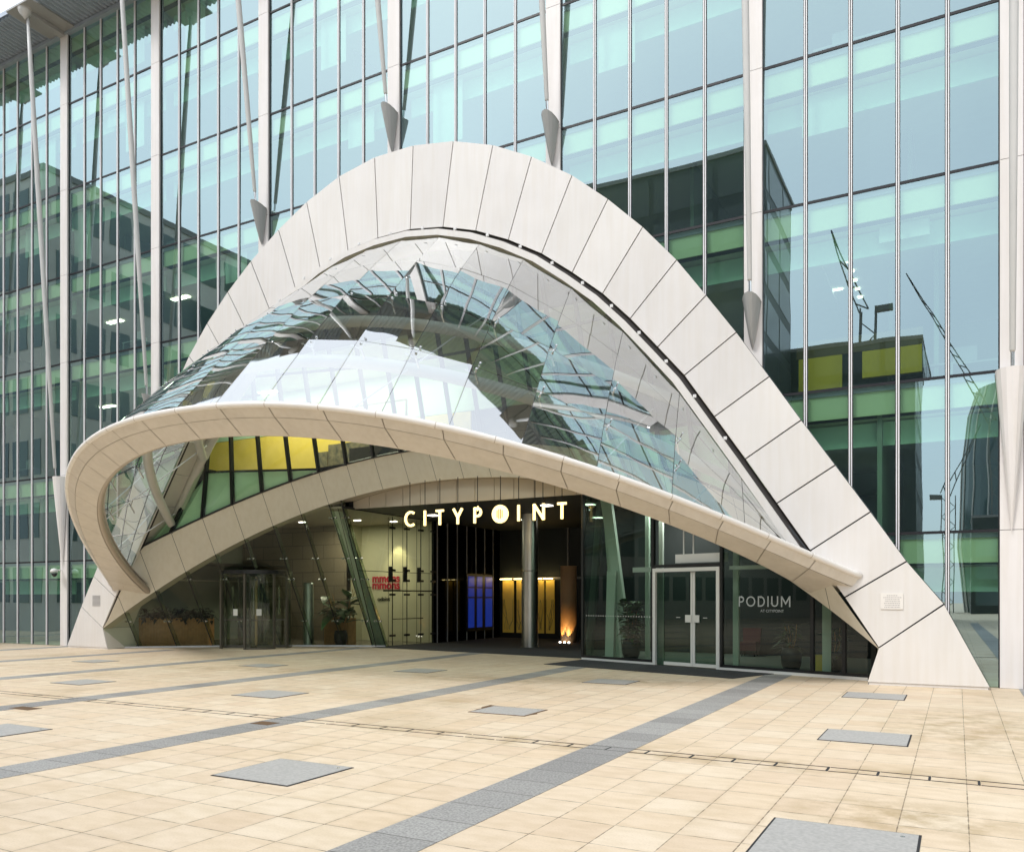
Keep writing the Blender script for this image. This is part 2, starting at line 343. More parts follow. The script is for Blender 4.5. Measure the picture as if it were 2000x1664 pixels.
sc.cycles.caustics_reflective = False; sc.cycles.caustics_refractive = False; sc.cycles.sample_clamp_indirect = 6
# ------------------------------------------------------------------ setting: plaza
g = MB().box(-400, 400, -400, 400, -.3, 0).build('plaza', 'tiles'); tag(g, kind='structure')
XB = [-3.85-5.27*k for k in range(-1, 8)]
for x in XB:
    mb = MB(); y1 = 0 if x > -2 or x < -28 else (.9 if x > -6 else (2.4 if x > -12 else (4.4 if x < -16 and x > -20 else 5)))
    if x < -20 and x > -28: y1 = .2
    mb.box(x-.3, x+.3, -60, y1, -.02, .004); tag(mb.build('paving_band', 'band'), kind='structure')
# slot drain running along the plaza
mb = MB(); random.seed(3)
x = -30
while x < 8:
    l = random.uniform(.45, .56)
    mb.box(x, x+l-.03, -10.52, -10.505, -.02, .0045); mb.box(x, x+l-.03, -10.30, -10.288, -.02, .0045)
    if random.random() < .8: mb.box(x+l-.03, x+l-.006, -10.52, -10.29, -.02, .0047)
    x += l
tag(mb.build('drain_channel', 'joint'), kind='structure')
mb = MB().box(-9.35, -9.0, -11.05, -10.8, -.02, .0085); tag(mb.build('drain_grate', 'rust', origin=(-9.17, -10.9, 0)), 'small black drain grate on the edge of a grey granite band', 'drain grate')
mb = MB().box(-14.3, -13.75, -11.75, -11.5, -.02, .0055); tag(mb.build('drain_grate', 'rust', origin=(-14, -11.6, 0)), 'small dark drain grate alone at the far left of the plaza', 'drain grate')
CV = [(-6.46, -13.36, 'large pale granite inspection cover in the left foreground paving', 1.05, 1.0, 0),
      (-.82, -13.33, 'granite inspection cover with a thin dark border in the bottom right foreground', 1.1, 1.1, 0),
      (-1.1, -7.97, 'grey inspection cover in the right hand paving, nearest to the slot drain', 1.06, 1.0, 0),
      (-1.4, -2.82, 'thin grey inspection cover just in front of the right arch foot', 1.05, .96, 0),
      (-6.6, -8.0, 'loose grey inspection cover with a rusty broken edge in mid plaza', 1.0, .8, 1),
      (-11.85, -8.1, 'grey inspection cover left of centre, beyond the slot drain', 1.05, .95, 0),
      (-12.2, -2.45, 'small grey inspection cover in front of the dark recessed entrance', 1.0, .9, 0),
      (-16.98, -3.17, 'faint grey inspection cover before the revolving door', 1.0, .8, 0),
      (-12.0, -13.2, 'grey inspection cover cut by the left edge of the photo', 1.05, .8, 0),
      (-17.2, -8.4, 'faint brownish inspection cover at the far left of the plaza', 1.0, .85, 0),
      (-6.85, -2.7, 'stained grey inspection cover in front of the black entrance mat', 1.0, .9, 0),
      (-22.5, -4.4, 'distant grey inspection cover at the left in front of the arch foot', 1.0, .8, 0)]
for i, (x, y, lb, a, b, rust) in enumerate(CV):
    t = thing('inspection_cover', lb, 'inspection cover', (x, y, 0), 'square inspection covers let into the plaza')
    MB().box(x-a/2-.02, x+a/2+.02, y-b/2-.02, y+b/2+.02, -.02, .0055).build('cover_frame', 'rust' if rust else 'joint', t)
    MB().box(x-a/2, x+a/2, y-b/2, y+b/2, -.02, .0095).build('cover_slab', 'cover', t)
    if rust:
        random.seed(i); m_ = 40; pts = []
        for k in range(m_):
            an = 2*math.pi*k/m_; ca, sa = math.cos(an), math.sin(an); q_ = 1/max(abs(ca), abs(sa)); e_ = 1.06+.22*random.random()*max(0, math.sin(an*1.5+i))
            pts.append((x+ca*q_*a/2*e_, y+sa*q_*b/2*e_, .0005))
        MB().slab(pts, (0, 0, .007)).build('rust_stain', 'rust', t)
    MB().lathe((x+a*.4, y+b*.4, .0), [(.02, .0), (.02, .012)], 8).build('lifting_eye', 'chrome', t)
# ------------------------------------------------------------------ arch curves (X, Z) measured on the arch face
YA = -.6; XM = -14.5
OR = [(.58, 0.), (-.25, 1.75), (-.96, 2.66), (-1.67, 3.75), (-2.39, 4.82), (-3.11, 5.89), (-3.81, 6.96), (-4.56, 8.09), (-5.27, 9.08), (-5.99, 10.06), (-6.85, 11.04), (-7.77, 11.94), (-8.76, 12.78), (-9.93, 13.56), (-11.11, 14.17), (-12.38, 14.61), (-13.74, 14.84)]
IR = [(-1.72, 0.), (-1.49, .81), (-2.18, 1.9), (-2.9, 2.95), (-3.63, 4.05), (-4.34, 5.12), (-5.06, 6.18), (-5.79, 7.25), (-6.46, 8.03), (-7.17, 8.84), (-7.91, 9.59), (-8.75, 10.28), (-9.63, 10.94), (-10.63, 11.51), (-11.65, 11.97), (-12.72, 12.30), (-13.84, 12.47)]
OL = [(-15.12, 14.85), (-16.46, 14.61), (-17.75, 14.13), (-18.92, 13.52), (-20.12, 12.75), (-21.16, 11.94), (-22.12, 11.06), (-23.0, 10.08), (-23.71, 9.05)]
IL = [(-15.0, 12.46), (-16.12, 12.32), (-17.21, 12.0), (-18.21, 11.54), (-19.26, 10.98), (-20.18, 10.33), (-21.1, 9.6), (-21.85, 8.86), (-22.55, 8.03)]
for o_, i_ in zip(OR[:8][::-1], IR[:8][::-1]):
    OL.append((2*XM-.02-o_[0], o_[1])); IL.append((2*XM-.02-i_[0], i_[1]))
OL[-2] = (-28.78, 1.55); OL[-1] = (-29.62, 0); IL[-2] = (-27.56, .78); IL[-1] = (-27.3, 0.)
O = OR+OL; I = IR+IL
n = len(O)
MIDL = sorted([((a[0]+b[0])/2, (a[1]+b[1])/2) for a, b in zip(O, I)])
MX = [p[0] for p in MIDL]; MZ = [p[1] for p in MIDL]
def zmid(x): return -1 if x < MX[0] or x > MX[-1] else ip(x, MX, MZ)
IX = [p for p in sorted(I) if p[1] > .7]
def zin(x): return ip(x, [p[0] for p in IX], [p[1] for p in IX])
arch = thing('entrance_arch', 'huge white panelled arch framing the entrance, wide at its feet', 'arch', (XM, 0, 0))
mb = [MB(), MB()]
for i in range(n-1):
    a, b, c, d = V((O[i][0], YA, O[i][1])), V((O[i+1][0], YA, O[i+1][1])), V((I[i+1][0], YA, I[i+1][1])), V((I[i][0], YA, I[i][1]))
    gp = .016
    ab = (b-a).normalized()*gp; dc = (c-d).normalized()*gp
    j = random.uniform(-.002, .002)
    z0 = V((0, j, .04 if i == 0 or i == n-2 else 0))
    if i == 0: a2, d2, b2, c2 = a+V((0, j, .06)), d+V((0, j, .06)), b-ab, c-dc
    elif i == n-2: a2, d2, b2, c2 = a+ab, d+dc, b+V((0, j, .06)), c+V((0, j, .06))
    else: a2, b2, c2, d2 = a+ab, b-ab, c-dc, d+dc
    MB().slab([a2, b2, c2, d2], (0, .05, 0)).build('cladding_panel', 'panel2' if random.random() < .35 else 'panel', arch)
mb = MB()
for i in range(n-1):
    mb.quad((O[i][0], YA+.045, O[i][1]), (O[i+1][0], YA+.045, O[i+1][1]), (I[i+1][0], YA+.045, I[i+1][1]), (I[i][0], YA+.045, I[i][1]))
    mb.quad((O[i][0], YA+.045, O[i][1]), (O[i+1][0], YA+.045, O[i+1][1]), (O[i+1][0], -.01, O[i+1][1]), (O[i][0], -.01, O[i][1]))
mb.build('joint_backing', 'joint', arch)
def off_in(k, d):  # inner curve point k pushed into the opening by d
    a = V(I[max(k-1, 0)]); b = V(I[min(k+1, n-1)]); t = (b-a).normalized(); nn = V((t.y, -t.x)) 
    p = V(I[k]); c0 = V((XM, 3)); 
    if (c0-p).dot(nn) < 0: nn = -nn
    return p+nn*d
mb = MB(); gk = MB(); fg_ = MB()
P0 = [off_in(k, 0.0) for k in range(n)]; P1 = [off_in(k, .02) for k in range(n)]; P2 = [off_in(k, .22) for k in range(n)]
for i in range(n-1):
    a, b = P0[i], P0[i+1]; a1, b1_ = P1[i], P1[i+1]
    gq = MB() if i in (0, n-2) else gk; gq.quad((a.x, YA+.05, a.y), (b.x, YA+.05, b.y), (b1_.x, -.38, b1_.y), (a1.x, -.38, a1.y))
    if gq is not gk: gq.build('foot_return', 'reveal', arch)
    e0 = .012; dd_ = (b1_-a1).normalized()*e0
    p, q_ = a1+dd_, b1_-dd_
    if .3 < min(a.y, b.y) or True:
        mb.slab([(p.x, -.38, p.y), (q_.x, -.38, q_.y), (q_.x, .62, q_.y), (p.x, .62, p.y)], (0, 0, .03) if False else (V((p.x-P2[i].x, 0, p.y-P2[i].y)).normalized()*.03))
gk.build('shadow_gap', 'seal_gap_dark', arch); mb.build('inner_reveal', 'reveal', arch)
mb = MB()
pts = [(p.x, .34, p.y) for k, p in enumerate(off_in(k, .12) for k in range(n)) if I[k][1] > 2.2]
mb.tube(pts, .17, 14); mb.build('reveal_moulding', 'reveal', arch, smooth=True)
# skirting under the feet
MB().box(-1.70, .56, YA+.02, YA+.045, 0, .055).build('foot_plinth', 'panel2', arch)
MB().box(-29.6, -27.3, YA+.02, YA+.045, 0, .055).build('foot_plinth', 'panel2', arch)
mb = MB()
for k in range(9): mb.box(-28.12, -27.68, YA-.012, YA+.001, 1.58+.045*k, 1.6+.045*k)
mb.build('vent_grille', 'greyink', arch)
# plaque on the right foot
t = thing('wall_plaque', 'small white plaque with grey lettering on the right arch foot', 'plaque', (-1.25, YA, 1.62))
MB().box(-1.46, -1.02, YA-.02, YA-.004, 1.64, 1.99).build('plate', 'bull', t)
mb = MB(); random.seed(5)
for k in range(7):
    ww = (.1 if k == 0 else random.uniform(.13, .17)); xx = -1.24-ww
    zz = 1.94-.042*k
    while xx < -1.24+ww:
        l = random.uniform(.015, .04); mb.box(xx, xx+l, YA-.022, YA-.0195, zz-.012, zz); xx += l+.009
mb.build('engraving', 'greyink', t)
# ------------------------------------------------------------------ canopy: rim, glass, tubes
def rimc(p, s, y0=YA):
    W, L_, a, z0, pp, q = p
    x = W*math.copysign(abs(math.sin(s))**(2/pp), math.sin(s)); d = L_*max(math.cos(s), 0)**(2/q)
    return V((XM+x, y0-d, z0+a*d))
PO = (12.636, 7.54, .46, 2.336, 2.246, .906); PS = (12.482, 7.277, .478, 2.133, 2.272, .89); PI_ = (11.65, 7.99, .44, 1.82, 2.01, 1.22)
NS = 97
SS = [(-math.pi/2)+math.pi*i/(NS-1) for i in range(NS)]
def arcres(cf, m=241):
    fine = [cf(-math.pi/2+math.pi*i/(m-1)) for i in range(m)]
    L0 = [0]
    for a, b in zip(fine, fine[1:]): L0.append(L0[-1]+(b-a).length)
    def at(u):
        tt = u*L0[-1]; k = 0
        lo, hi = 0, m-1
        while hi-lo > 1:
            md = (lo+hi)//2
            if L0[md] <= tt: lo = md
            else: hi = md
        return fine[lo].lerp(fine[hi], (tt-L0[lo])/max(L0[hi]-L0[lo], 1e-9))
    return at
ro = arcres(lambda s: rimc(PO, s)); rs = arcres(lambda s: rimc(PS, s)); ri = arcres(lambda s: rimc(PI_, s, .49))
NR = 160
U = [i/NR for i in range(NR+1)]
CO = [ro(u) for u in U]; CS = [rs(u) for u in U]; CI = [ri(u) for u in U]
canopy = thing('entrance_canopy', 'glass canopy with a thick curved rim projecting from the arch', 'canopy', (XM, -4, 0))
def strip(a, b, name, m, joints=None, gap=.006, parent=canopy, smooth=True):
    mb_ = MB(); jb = MB()
    mb_.grid([a, b]); return mb_.build(name, m, parent, smooth=smooth)
NP = 26  # cladding panels along the rim
def panels(a_, b_, name, m, out):
    mb_ = MB(); bk = MB(); seg = NR/NP
    for k in range(NP):
        i0 = k*seg; ids = [i0+.05+(seg-.1)*j/6 for j in range(7)]
        def s_(c, x):
            i = int(min(x, NR-1e-6)); return c[i].lerp(c[min(i+1, NR)], x-i)
        mb_.grid([[s_(a_, x) for x in ids], [s_(b_, x) for x in ids]])
    bk.grid([[p+out for p in a_], [p+out for p in b_]])
    bk.build(name+'_joint', 'rimtube', canopy)
    return mb_.build(name, m, canopy, smooth=False)
up = V((0, .02, .03))
def sh(c, d, t):  # shrink toward d
    return [p.lerp(q, t) for p, q in zip(c, d)]
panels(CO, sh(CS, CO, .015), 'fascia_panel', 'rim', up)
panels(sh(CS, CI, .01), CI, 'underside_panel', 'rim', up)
# bright rounded nosing along the outer edge and top skin back to the glass
mb = MB(); mb.tube([p+V((0, .02, .03)) for p in CO], .065, 10); mb.build('nosing', 'bull', canopy, smooth=True)
for k in range(1, NP):
    i_ = int(k*NR/NP); a_, b_ = CO[i_]+V((0, .02, .03)), CO[i_+1]+V((0, .02, .03)); MB().tube([a_, a_+(b_-a_).normalized()*.014], .067, 10).build('nosing_joint', 'rimtube', canopy)
CT = [p+V((0, .25, .22)) for p in CI]
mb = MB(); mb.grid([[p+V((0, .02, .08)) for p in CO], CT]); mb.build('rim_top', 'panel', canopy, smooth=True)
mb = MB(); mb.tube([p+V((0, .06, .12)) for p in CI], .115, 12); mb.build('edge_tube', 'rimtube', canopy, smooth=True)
# end caps of the rim against the arch
for s_, nm in ((0, 'cap'), (NR, 'cap')):
    mb = MB(); a, b, c, d = CO[s_], CS[s_], CI[s_], CT[s_]
    mb.quad(a, b, c, d); mb.build('rim_end', 'rim', canopy)
# upper edge of the glass, on its frame in front of the arch
EY = -.74
def ezf(x):
    # inner arch curve, pushed in a little
    q = abs(x-XM); xr = XM+q
    return zin(xr if xr < -1.6 else -1.6)
EP = []
for k in range(n):
    if I[k][1] < 1.9: continue
    EP.append(off_in(k, .30))
EP = sorted([(p.x, p.y) for p in EP])
EXs = [p[0] for p in EP]; EZs = [p[1] for p in EP]
mb = MB()
fr_o = [off_in(k, .13) for k in range(n) if I[k][1] >= 2.9]; fr_i = [off_in(k, .30) for k in range(n) if I[k][1] >= 2.9]
for a, b, c, d in zip(fr_o, fr_o[1:], fr_i[1:], fr_i):
    mb.slab([(a.x, EY-.06, a.y), (b.x, EY-.06, b.y), (c.x, EY-.06, c.y), (d.x, EY-.06, d.y)], (0, .1, 0))
mb.build('glass_frame', 'panel', canopy)
mb = MB()
for a, b, c, d in zip(fr_o, fr_o[1:], P1[len([k for k in range(n) if I[k][1] < 2.9 and k < n/2]):], P1[1+len([k for k in range(n) if I[k][1] < 2.9 and k < n/2]):]):
    mb.quad((a.x, EY+.05, a.y), (b.x, EY+.05, b.y), (d.x, -.5, d.y), (c.x, -.5, c.y))
mb.build('dark_gap_sheet', 'seal_gap_dark', canopy)  # black sheet added so the gap between frame and arch looks shaded
# glass: ruled between rim and frame, slightly skewed
def rim_at(x):
    q = min(max((x-XM), -12.4), 12.4)
    W, L_, a, z0, pp, qq = (12.2, 7.45, .46, 2.4, 2.2, .95)
    s = math.asin(min(1, (abs(q)/W))**(pp/2)); d = L_*math.cos(s)**(2/qq)
    return V((x, YA-d+.10, z0+a*d+.12))
def surf(x, t):
    p = rim_at(x); k = 1-((x-XM)/12.3)**2
    xt = x-1.7*max(k, 0)
    zt = ip(xt, EXs, EZs)
    q_ = V((xt, EY, zt)); r = p.lerp(q_, t)
    bulge = .20*math.sin(math.pi*t)*max(k, 0)**1.5
    return r+V((0, -.6, .75)).normalized()*bulge
XR = [XM+1.2*k-.25 for k in range(-10, 11)]
XR = [-26.0]+XR[0:]+[-3.0]
XR = [x for x in XR if -26.1 < x < -2.9]; XR = sorted(set(XR))
TT = [0, .27, .52, .77, 1]
gl = MB(); sm = MB(); random.seed(11)
for i in range(len(XR)-1):
    for j in range(4):
        q4 = [surf(XR[i], TT[j]), surf(XR[i+1], TT[j]), surf(XR[i+1], TT[j+1]), surf(XR[i], TT[j+1])]
        c = sum(q4, V())/4
        q4 = [c+(p-c)*.992 for p in q4]
        jit = [random.uniform(-.007, .007) for _ in range(4)]
        # subdivide each pane 3x3 with a slight pillow so that reflections bend
        rows = []
        for b_ in range(7):
            row = []
            for a_ in range(7):
                p = q4[0].lerp(q4[1], a_/6).lerp(q4[3].lerp(q4[2], a_/6), b_/6)
                h_ = lerp(lerp(jit[0], jit[1], a_/6), lerp(jit[2], jit[3], a_/6), b_/6)
                row.append(p+V((0, -.6, .75))*(h_+.006*math.sin(math.pi*a_/6)*math.sin(math.pi*b_/6)+.0012*math.sin(a_*1.9+i)*math.sin(b_*2.3+j)))
            rows.append(row)
        gl.grid(rows)
gl.build('glass_roof', 'cglass', canopy, smooth=True)
for x in XR:
    for j in range(4): sm.bar(surf(x, TT[j])+V((0, .01, -.014)), surf(x, TT[j+1])+V((0, .01, -.014)), .016, .012)
for j in (1, 2, 3):
    for i in range(len(XR)-1): sm.bar(surf(XR[i], TT[j])+V((0, .01, -.016)), surf(XR[i+1], TT[j])+V((0, .01, -.016)), .016, .012)
sm.build('glass_seal', 'seal_gap_dark', canopy)
IN = V((0, .55, -.83))
for t_, r_, d_, ex_, ez_ in ((.27, .145, .42, 10.1, 4.5), (.52, .14, .5, 8.5, 6.7)):
    ap = surf(XM, t_)+IN*d_; pts = []
    for i in range(71):
        a = -math.pi/2+math.pi*i/70; u = math.sin(a); q_ = 1-abs(u)**2.2
        pts.append(V((XM-1.2*t_*q_+ex_*u, .0+ap.y*q_, ez_+(ap.z-ez_)*q_)))
    mb = MB(); mb.tube(pts, r_, 14); mb.build('support_tube', 'tube', canopy, smooth=True)
for x in [x for x in XR if -23.6 < x < -4.6]:
    for t_, d_ in ((.27, .42), (.52, .45)):
        p = surf(x, t_); mb = MB(); c = p+IN*.2
        mb.bar(p+IN*d_, c, .035, .035)
        for ax, az in ((-.13, -.05), (.13, -.05), (-.13, .05), (.13, .05)):
            q_ = p+V((ax, az*1.6, az*1.6))+IN*.03; mb.bar(c, q_, .02, .02)
            mb.lathe(q_, [(.028, -.012), (.028, .012)], 8)
        mb.build('spider_fitting', 'chrome', canopy)
mb_ = None
for k in range(2, len(fr_o)-2):
    a = fr_o[k]; b = fr_o[k+1]
    for tt in (0.5,):
        if k < len(fr_o)/2 or tt == .15 or True:
            p = a.lerp(b, tt); mb = MB(); q5 = p+(p-fr_i[k].lerp(fr_i[k+1], tt)).normalized()*.05; mb.box(q5.x-.035, q5.x+.035, EY-.07, EY-.03, q5.y-.035, q5.y+.035); mb.tube([(q5.x, EY-.075, q5.y), (q5.x, EY-.069, q5.y)], .012, 8)
            mb.build('glass_clamp', 'clampw', canopy)
for x, t_ in ((-25.2, .10), (-23.6, .2), (-6.4, .3), (-4.9, .25), (-10.6, .3)):
    p = surf(x, .02)+IN*.15; q_ = V((lerp(x, XM, .04), -.2, ip(x+.2, EXs, EZs)*.93-.15))
    if x < -20 : q_ = V((x+.9, -.1, ip(x+.9, EXs, EZs)-.3))
    MB().tube([p, q_], .018, 8).build('tie_rod', 'alu', canopy, smooth=True)
# ------------------------------------------------------------------ lower arch (leans inward) with its glazing
def lb(u):
    zz = 5.019*(1-abs(u)**2.159); return V((XM+13.034*u, YA+.578*zz+.021*zz*zz, .75+zz))
def lw(u): return .98+.3*u*u+.53*u**4
def ldir(u): return V((-.294*u*.5, -.554, 1))
def lt(u):
    b = lb(u); wd = min(lw(u), max((b.y-YA-.03)/.554, .0)); return b+ldir(u)*wd
larch = thing('lower_arch', 'low beige panelled arch behind the canopy rim, over the glazed lobby', 'arch', (XM, 1, 0))
uj = [(k*1.054+.35)/13.034 for k in range(-13, 13)]; uj = [-1]+[u for u in uj if -.985 < u < .985]+[1]
mb = MB(); bk = MB()
for a, b in zip(uj, uj[1:]):
    us = [lerp(a, b, .006+.988*j/3) for j in range(4)]
    mb.grid([[lb(u) for u in us], [lt(u) for u in us]])
    bk.grid([[lb(u)+V((0, .02, .004)) for u in (a, b)], [lt(u)+V((0, .02, -.004)) for u in (a, b)]])
mb.build('face_panel', 'lower', larch); bk.build('joint_backing', 'joint', larch)
us = [-1+2*i/120 for i in range(121)]
mb = MB(); mb.grid([[lb(u) for u in us], [V((lb(u).x, max(lb(u).y+.35, 3.05 if -18.9 < lb(u).x < -9.9 else -9), lb(u).z-.0)) for u in us]])
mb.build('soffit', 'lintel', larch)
mb = MB(); mb.tube([lt(u)+V((0, -.02, .01)) for u in us if abs(u) < .93], .035, 6); mb.build('upper_trim', 'black', larch)
# inclined window between the two arches
iw = thing('inclined_window', 'leaning green window with black mullions between the big and low arches', 'window', (XM, 1.5, 6))
def top_at(u):
    p = lt(u); s = 0
    for _ in range(200):
        s += .05; q_ = p+V((ldir(u).x*s, 0, s))
        if q_.z >= zin(q_.x)-.1: break
    return V((q_.x, max(.45, p.y-.3*s) if s > .6 else p.y, q_.z))
ug = [u/13.034 for u in [1.054*k+.35 for k in range(-12, 12)]]; ug = [u for u in ug if -.84 < u < .84]
ge = [-.885]+ug+[.885]
mb = MB(); mu = MB(); tr = MB(); spn = MB()
def gp_(u, z):
    a, b = lt(u), top_at(u); t = (z-a.z)/max(b.z-a.z, .01); return a.lerp(b, min(max(t, 0), 1))
for a, b in zip(ge, ge[1:]):
    mb.quad(lt(a), lt(b), top_at(b), top_at(a))
    if lt(a).z < 6.2 or lt(b).z < 6.2:
        p, q_ = gp_(a, 6.3), gp_(b, 6.3)
        if p.z > 6.2 and q_.z > 6.2: tr.bar(p, q_, .07, .07)
        of = V((0, .12, 0)); spn.quad(lt(a)+of, lt(b)+of, q_+of, p+of)
    for zz in (9.4,):
        p, q_ = gp_(a, zz), gp_(b, zz)
        if abs(p.z-zz) < .05 and abs(q_.z-zz) < .05: tr.bar(p, q_, .07, .07)
for u in ug: mu.bar(lt(u), top_at(u), .085, .14, (0, 1, 0))
mb.build('pane', 'iglass', iw); mu.build('mullion', 'black', iw); tr.build('transom', 'black', iw); spn.build('spandrel', 'bulkhead', iw)
# lobby glass wall under the low arch, left part
gw = thing('lobby_glass_wall', 'outward leaning frameless glass wall left of the recessed entrance', 'glass wall', (-23.5, 2.5, 0))
UEND = (-18.95-XM)/13.034
fu = [u for u in uj if -1 <= u <= UEND]+[UEND]
def gb(u):
    b = lb(u); return b-ldir(u)*b.z*V((1, 1, 1)).x if False else V((b.x-ldir(u).x*b.z, b.y+.554*b.z, 0))
mb = MB(); fn = MB(); st = MB()
for a, b in zip(fu, fu[1:]):
    if b-a < .005: continue
    mb.quad(gb(a), gb(b), lb(b), lb(a))
for u in fu[1:]:
    a, b = gb(u), lb(u); fn.bar(a+V((0, .09, 0)), b+V((0, .09, 0)), .018, .16, (0, 1, 0)); st.bar(a, b, .025, .02, (0, 1, 0))
mb.build('glass_pane', 'clear', gw); fn.build('glass_fin', 'clear', gw); st.build('seal', 'black', gw)
mb = MB()
for a, b in zip(fu, fu[1:]): mb.bar(gb(a)+V((0, 0, .03)), gb(b)+V((0, 0, .03)), .08, .06)
mb.build('base_rail', 'alu', gw)
for u in fu[1:]:
    H_ = lb(u).z; mb = MB()
    for zz in [z for z in (1.0, 2.55, 3.3, 4.7) if z < H_-.25]:
        p = gb(u).lerp(lb(u), zz/H_)
        for dx in (-.14, .14):
            c = p+V((dx, -.03, 0)); mb.tube([c, c+V((0, .06, 0))], .032, 8)
        mb.bar(p+V((-.14, .05, 0)), p+V((.14, .05, 0)), .03, .03)
    mb.build('spider_fitting', 'chrome', gw)
# recess: side glass, lintel, ceiling, back
rc = thing('recessed_entrance', 'dark recessed entrance lobby behind the illuminated letters', 'entrance', (-14.5, 6, 0))
zc = 5.03
A0 = V((-18.85, 2.4, zc)); A1 = V((-19.57, 5.24, 0)); B0 = V((-19.03, 8.33, zc)); B1 = V((-19.03, 8.33, 0))
MB().quad(A1, B1, B0, A0).build('side_glass', 'clear', rc)
mb = MB(); cl = MB()
for t_ in (.0, .27, .52, .77, 1.0):
    b_ = A1.lerp(B1, t_); a_ = V((b_.x, b_.y, zc)) if t_ > 0 else A0
    mb.bar(b_, a_, .025, .025, (0, 1, 0)); mb.bar(b_+V((-.2, 0, 0)), a_+V((-.2, 0, 0)), .012, .012, (0, 1, 0))
    if t_ > 0:
        for zz in (.4, 2.0, 2.55, 2.95, 4.6): MB().box(b_.x-.05, b_.x+.05, b_.y-.14, b_.y+.14, zz-.04, zz+.04).build('patch_fitting', 'black', rc)
        if t_ < 1: MB().box(b_.x-.16, b_.x-.02, b_.y-.03, b_.y+.03, 2.5, 3.1).build('patch_fitting', 'black', rc)
mb.bar(V((-19.35, 5.4, 2.15)), B1+V((0, 0, 2.15)), .05, .05); mb.bar(A0, B0, .07, .07); mb.bar(A1.lerp(A0, .57), B1.lerp(B0, .57), .02, .02)
mb.bar(V((-19.3, 5.9, 1.05)), V((-19.1, 7.7, 1.05)), .03, .03)
mb.build('side_seal', 'black', rc)
lx = [-18.9+.72*k for k in range(13)]
mb = MB()
for a, b in zip(lx, lx[1:]+[-9.95]):
    b = min(b, -9.95)
    if a >= b: continue
    za, zb_ = [lb((x-XM)/13.034).z-.005 for x in (a, b)]
    mb.slab([(a+.01, 3.05, zc), (b-.01, 3.05, zc), (b-.01, 3.05, zb_), (a+.01, 3.05, za)], (0, .06, 0))
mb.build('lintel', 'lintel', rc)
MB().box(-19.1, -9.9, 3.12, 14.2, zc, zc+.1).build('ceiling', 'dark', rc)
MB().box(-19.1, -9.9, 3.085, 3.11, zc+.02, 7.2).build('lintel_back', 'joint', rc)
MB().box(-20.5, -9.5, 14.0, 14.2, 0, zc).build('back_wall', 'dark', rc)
mb = MB(); mb.box(-19.15, -19.05, 8.4, 14, 0, zc)
mb.build('side_wall', glass('dark_mirror', (.02, .03, .03), (.3, .33, .33), .05, .5), rc)
MB().box(-19.15, -19.1, 8.4, 14, 0, zc).build('side_backing', 'dark', rc)
MB().box(-10.02, -9.95, 3.1, 14, 0, zc).build('party_glass', 'podglass', rc)
mb = MB(); mb.slab([(-19.5, 4.9, 0.003), (-10.05, 3.4, 0.003), (-10.0, 14, 0.003), (-19.1, 14, .003)], (0, 0, .008)); mb.build('floor', 'mat', rc)
mb = MB()
for k in range(7): mb.box(-19.03, -18.99, 8.6+.78*k, 8.63+.78*k, 0, zc)
for x in (-17.6, -15.5, -13.3, -12.2, -11.1): mb.box(x, x+.05, 13.88, 13.95, 0, zc)
mb.box(-18.9, -10.1, 13.86, 13.94, 2.72, 2.82)
mb.build('wall_frame', 'greyink', rc)
# lit yellow panels with drawn branches at the back
for x0, x1 in ((-18.78, -18.2), (-18.05, -17.45), (-16.95, -16.63), (-16.53, -16.1)):
    p_ = MB().box(x0, x1, 13.8, 13.84, .25, 2.68).build('lit_panel', 'ypanel', rc); MB().box(x0, x1, 13.55, 13.6, 2.72, 2.75).build('added_glow_strip', 'stripglow', rc)  # glowing strip added over each panel to light it from above
    mb = MB(); random.seed(int(x0*10))
    for b_ in range(5):
        x = random.uniform(x0+.1, x1-.1); z = .4; a = random.uniform(-.3, .3); pts = [(x, 13.78, z)]
        for _ in range(7):
            a += random.uniform(-.35, .35); x = min(max(x+math.sin(a)*.22, x0+.03), x1-.03); z = min(z+.2, 2.3); pts.append((x, 13.78, z))
        mb.tube(pts, .008, 4)
    mb.build('branch_drawing', 'brown', p_)
# further lights in the recess ceiling
for x, y in ((-17.6, 6.2), (-12.3, 5.2), (-10.9, 5.6), (-15.3, 9.5), (-12.4, 10)):
    MB().box(x-.16, x+.16, y-.16, y+.16, zc-.03, zc-.012).build('ceiling_light', 'lamp', rc)
# steel column
col = thing('steel_column', 'round brushed steel column standing in the recessed entrance', 'column', (-14.25, 7.75, 0))
MB().lathe((-14.25, 7.75, 0), [(.34, 0), (.34, .04), (.31, .045), (.31, 2.88)], 40).build('lower_casing', 'steel', col, smooth=False)
MB().lathe((-14.25, 7.75, 0), [(.31, 2.90), (.31, zc)], 40).build('upper_casing', 'steel', col)
# uplit column right of it
t = thing('uplit_column', 'bronze coloured column lit from its foot at the back right of the recess', 'column', (-14.3, 11.2, 0))
MB().lathe((-14.3, 11.4, 0), [(.34, .0), (.34, 3.2)], 24).build('shaft', mat('bronze', (.35, .2, .1), .5), t, smooth=True)
for dx in (-.2, 0, .2): MB().lathe((-14.3+dx, 10.98, 0), [(.04, .0), (.04, .06)], 10).build('uplight', 'lamp', t)
for dx in (-.2, .18):
    l = bpy.data.lights.new('uplight_lamp', 'SPOT'); l.energy = 26; l.color = (1, .6, .2); l.spot_size = R_(50); l.shadow_soft_size = .03
    lo = bpy.data.objects.new('uplight_lamp', l); C.objects.link(lo); lo.location = (-14.3+dx, 10.95, .1); lo.rotation_euler = V((0, -.12, -1)).to_track_quat('-Z', 'Y').to_euler(); lo.rotation_euler = V((0, -.2, -1)).to_track_quat('Z', 'Y').to_euler()
